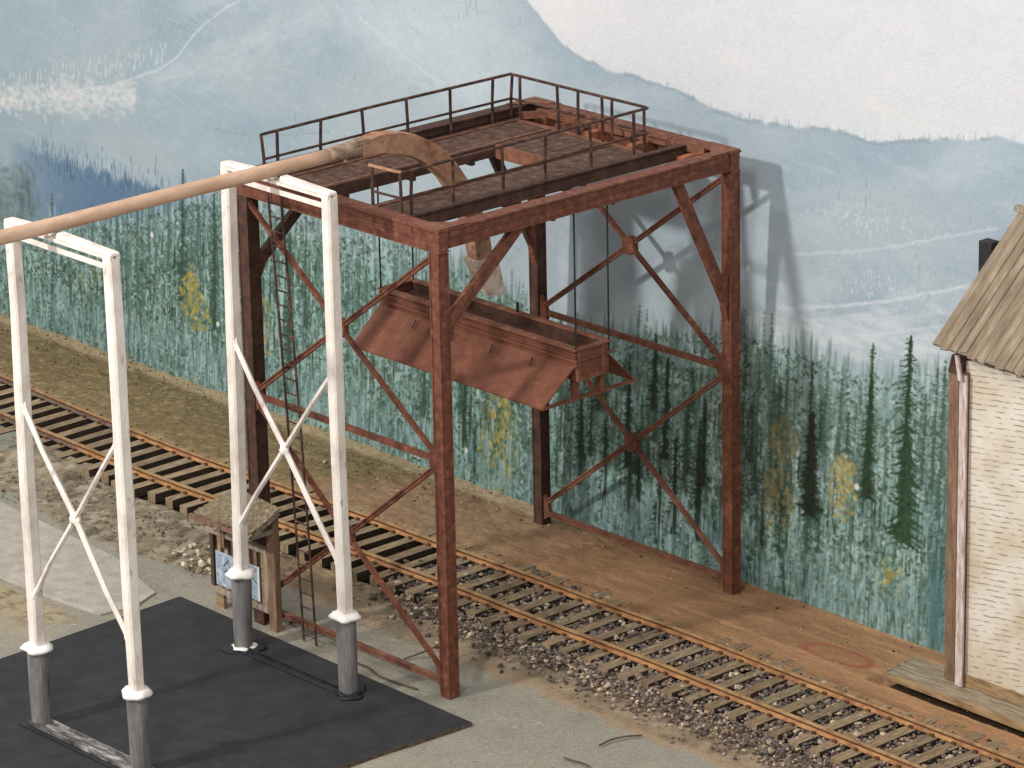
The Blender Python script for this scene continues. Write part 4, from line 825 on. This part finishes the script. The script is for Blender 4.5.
# ================================================================== wooden shed at the right edge and its loading platform
def build_shed():
    g = thing("wooden_shed", (5.5, 4.6, .2), "cream clapboard shed with ribbed grey brown roof at the right edge", "shed")
    yw = 4.45; xl = 4.40
    cream = bpy.data.materials.new("cream_clapboard"); cream.use_nodes = True
    nt = cream.node_tree; N = nt.nodes; K = nt.links; b = N["Principled BSDF"]; b.inputs["Roughness"].default_value = .85; b.inputs["Specular IOR Level"].default_value = .15
    tc = N.new("ShaderNodeTexCoord"); mp = N.new("ShaderNodeMapping"); mp.inputs["Rotation"].default_value = (0, .13, 0); K.new(tc.outputs["Object"], mp.inputs[0])
    wv = N.new("ShaderNodeTexWave"); wv.bands_direction = 'Z'; wv.wave_profile = 'SAW'; wv.inputs["Scale"].default_value = 4.6; wv.inputs["Distortion"].default_value = 1.5; wv.inputs["Detail"].default_value = 2; wv.inputs["Detail Scale"].default_value = 2.0
    K.new(mp.outputs[0], wv.inputs["Vector"])
    ln = N.new("ShaderNodeMapRange"); ln.inputs[1].default_value = .66; ln.inputs[2].default_value = 1.0; K.new(wv.outputs["Fac"], ln.inputs[0])
    mp2 = N.new("ShaderNodeMapping"); mp2.inputs["Scale"].default_value = (4.5, 5, 13); mp2.inputs["Rotation"].default_value = (0, .13, 0); K.new(tc.outputs["Object"], mp2.inputs[0])
    nz = N.new("ShaderNodeTexNoise"); nz.inputs["Scale"].default_value = 1.6; nz.inputs["Detail"].default_value = 5; K.new(mp2.outputs[0], nz.inputs["Vector"])
    th = N.new("ShaderNodeMapRange"); th.inputs[1].default_value = .43; th.inputs[2].default_value = .60; K.new(nz.outputs["Fac"], th.inputs[0])
    mul = N.new("ShaderNodeMath"); mul.operation = 'MULTIPLY'; K.new(ln.outputs[0], mul.inputs[0]); K.new(th.outputs[0], mul.inputs[1])
    n1 = N.new("ShaderNodeTexNoise"); n1.inputs["Scale"].default_value = 1.3; n1.inputs["Detail"].default_value = 6; K.new(tc.outputs["Object"], n1.inputs["Vector"])
    cr = N.new("ShaderNodeValToRGB"); e = cr.color_ramp.elements; e[0].position = .36; e[0].color = L4((208, 194, 170)); e[1].position = .6; e[1].color = L4((230, 223, 210)); K.new(n1.outputs["Fac"], cr.inputs[0])
    mx = N.new("ShaderNodeMix"); mx.data_type = 'RGBA'; K.new(mul.outputs[0], mx.inputs[0]); K.new(cr.outputs[0], mx.inputs[6]); mx.inputs[7].default_value = L4((116, 94, 68)); K.new(mx.outputs[2], b.inputs["Base Color"])
    bp = N.new("ShaderNodeBump"); bp.inputs["Strength"].default_value = .6; bp.inputs["Distance"].default_value = .02; K.new(wv.outputs["Fac"], bp.inputs["Height"]); K.new(bp.outputs[0], b.inputs["Normal"])
    m = MB(); m.box((xl, yw, .27), (7.6, yw+.08, 4.36)); m.build("wall", cream, g)
    m = MB(); m.box((xl-.02, yw-.02, .202), (7.62, yw+.06, .36)); m.build("base_board", WOODT, g, .004)
    m = MB(); m.box((xl-.05, yw-.05, .205), (xl+.065, yw+.03, 4.22)); m.build("corner_board", WOODB, g, .004)
    m = MB(); m.box((xl-.03, yw-.085, .205), (xl+.085, yw-.052, 4.20)); m.build("corner_board", LILAC, g, .006)
    m = MB(); m.box((xl-.27, yw-.01, .205), (xl-.10, yw+.10, 4.16)); m.build("door_post", WOODB, g, .004)
    m = MB(); m.box((xl-.098, yw+.0, .205), (xl-.052, yw+.06, 4.14)); m.build("dark_seam_strip", RUSTD, g)  # dark strip filling the seam between door post and corner board
    m = MB(); m.prism([(xl-.26, 4.17), (xl-.02, 4.17), (xl+.0, 4.40), (xl-.2, 4.40)], yw-.04, yw+.12, 1); m.build("eave_bracket", RUSTD, g, .01)
    m = MB(); m.tube([(xl-.04, yw-.12, 4.45), (xl+.03, yw-.13, 4.15)], .03, 8); m.build("downspout_end", LILAC, g)
    # end wall and rear so the shed has depth
    m = MB(); m.prism([(yw+.08, .21), (5.3, .21), (5.3, 4.95), (yw+.08, 4.36)], xl+.0, xl+.06, 0); m.build("end_wall", cream, g)
    # roof: ribbed sheets rising to the rear
    roofm = mat("ribbed_roof_wood", [(112, 98, 82), (132, 117, 98), (146, 131, 112), (164, 150, 130)], 3, .9, .35, 22, (3, .6, .6))
    A = Vector((4.10, 4.18, 4.565)); E = Vector((4.19, 5.60, 5.93)); up = E-A; m = MB(); r = random.Random(9)
    x = 0.0; k = 0; ex = Vector((1, 0, -.045))
    nrm = ex.cross(up).normalized()
    while x < 3.6:
        w_ = r.uniform(.13, .17); st = r.uniform(-.03, .05)
        a0 = A+ex*x-up.normalized()*st; a1 = A+ex*(x+w_*.78)-up.normalized()*(st+r.uniform(-.02, .02)); b0 = E+ex*x+up.normalized()*r.uniform(-.03, .03); b1 = E+ex*(x+w_*.78)
        hgt = r.uniform(.010, .024)
        P = [a0, a1, b1, b0]; Q = [p+nrm*hgt for p in (a0+ex*.02, a1-ex*.01, b1-ex*.01, b0+ex*.02)]
        m.quad_pts(P+Q, [(0,3,2,1),(4,5,6,7),(0,1,5,4),(1,2,6,5),(2,3,7,6),(3,0,4,7)])
        x += w_
    P = [A+ex*-.0, A+ex*3.6, E+ex*3.6, E]; Q = [p-nrm*.035 for p in P]; m.quad_pts(P+Q, [(0,1,2,3),(7,6,5,4),(0,4,5,1),(1,5,6,2),(2,6,7,3),(3,7,4,0)])
    m.build("roof", roofm, g)
    m = MB(); m.bar(E+Vector((-.06, .0, .03)), E+ex*3.6+Vector((0, 0, .03)), .09, .07, (0, 0, 1)); m.build("ridge_board", WOODG, g, .01)
    m = MB(); m.box((3.78, 5.34, 4.9), (3.98, 5.5, 5.53)); m.build("flue", mat("black_flue", [(34, 34, 36), (52, 52, 54)], 8, .6), g, .006)
    m = MB(); m.bar((3.90, 5.4, 4.95), (4.4, 5.4, 4.95), .06, .06, (0, 0, 1)); m.build("flue_bracket", RUSTD, g)
build_shed()
def build_platform():
    g = thing("loading_platform", (5, 4.2, 0), "low grey timber platform in front of the cream shed", "platform")
    m = MB(); xs = np.linspace(3.42, 7.6, 9); y = 4.08
    # deck boards running along the platform
    for k in range(4):
        y0 = 4.075+k*.165; lft = 3.50-.03*k; m.box((lft, y0, .14), (7.6, y0+.155, .20-rnd.uniform(0, .006)))
    m.build("deck", DECKW, g, .006)
    m = MB(); m.prism([(3.49, .145), (7.6, .10), (7.6, .228), (3.49, .212)], 4.02, 4.07, 1); m.build("fascia_beam", WOODT, g, .006)
    m = MB(); m.prism([(3.455, 4.075), (3.495, 4.075), (3.405, 4.70), (3.365, 4.70)], .12, .195, 2); m.build("end_beam", WOODT, g, .006)
    for x in (3.62, 5.3, 7.0): m = MB(); m.box((x, 4.25, -.02), (x+.2, 4.5, .138)); m.build("block", WOODG, g, .01)
build_platform()

# ================================================================== litter
def wire(pts, r, m_, name, label, cat):
    m = MB(); P = [Vector(p) for p in pts]; out = []
    for i in range(len(P)-1):
        for t in np.linspace(0, 1, 5)[:-1]:
            a = P[max(i-1, 0)]; b, c = P[i], P[i+1]; d = P[min(i+2, len(P)-1)]
            out.append(.5*((2*b)+(-a+c)*t+(2*a-5*b+4*c-d)*t*t+(-a+3*b-3*c+d)*t**3))
    out.append(P[-1]); m.tube(out, r, 6); o = m.build(name, m_, None, origin=pts[0]); return tag(o, label, cat)
TW = mat("dead_twig", [(70, 58, 46), (100, 84, 66)], 9)
wire([(2.36, .30, .03), (2.34, .50, .035), (2.40, .70, .04), (2.50, .88, .03)], .012, TW, "bent_twig", "thin bent twig on the concrete below the track ballast", "twig")
wire([(2.33, -.24, .03), (2.46, -.24, .04), (2.60, -.20, .035), (2.72, -.20, .03)], .013, TW, "short_twig", "short dark twig on the concrete at the bottom edge", "twig")
wire([(-1.35, .42, .03), (-1.22, .62, .10), (-1.05, .70, .2), (-.98, .9, .16)], .014, TW, "curled_wire", "dark curled wire sticking up behind the bottom strut of the gantry", "wire")
wire([(-1.9, -.12, .03), (-1.5, -.08, .035), (-1.1, -.16, .03), (-.5, -.1, .03)], .013, TW, "trailing_wire", "dark wire trailing between the black card and the bottom strut", "wire")
wire([(-3.35, .2, .02), (-3.1, .18, .10), (-2.9, .2, .14), (-2.7, .24, .03)], .014, TW, "hooped_wire", "brown wire hooped over at the foot of the ladder", "wire")
wire([(-3.9, .35, .02), (-3.4, .30, .03), (-3.0, .34, .02)], .016, TW, "straight_stick", "brown stick lying between the notice stand and the ladder", "stick")
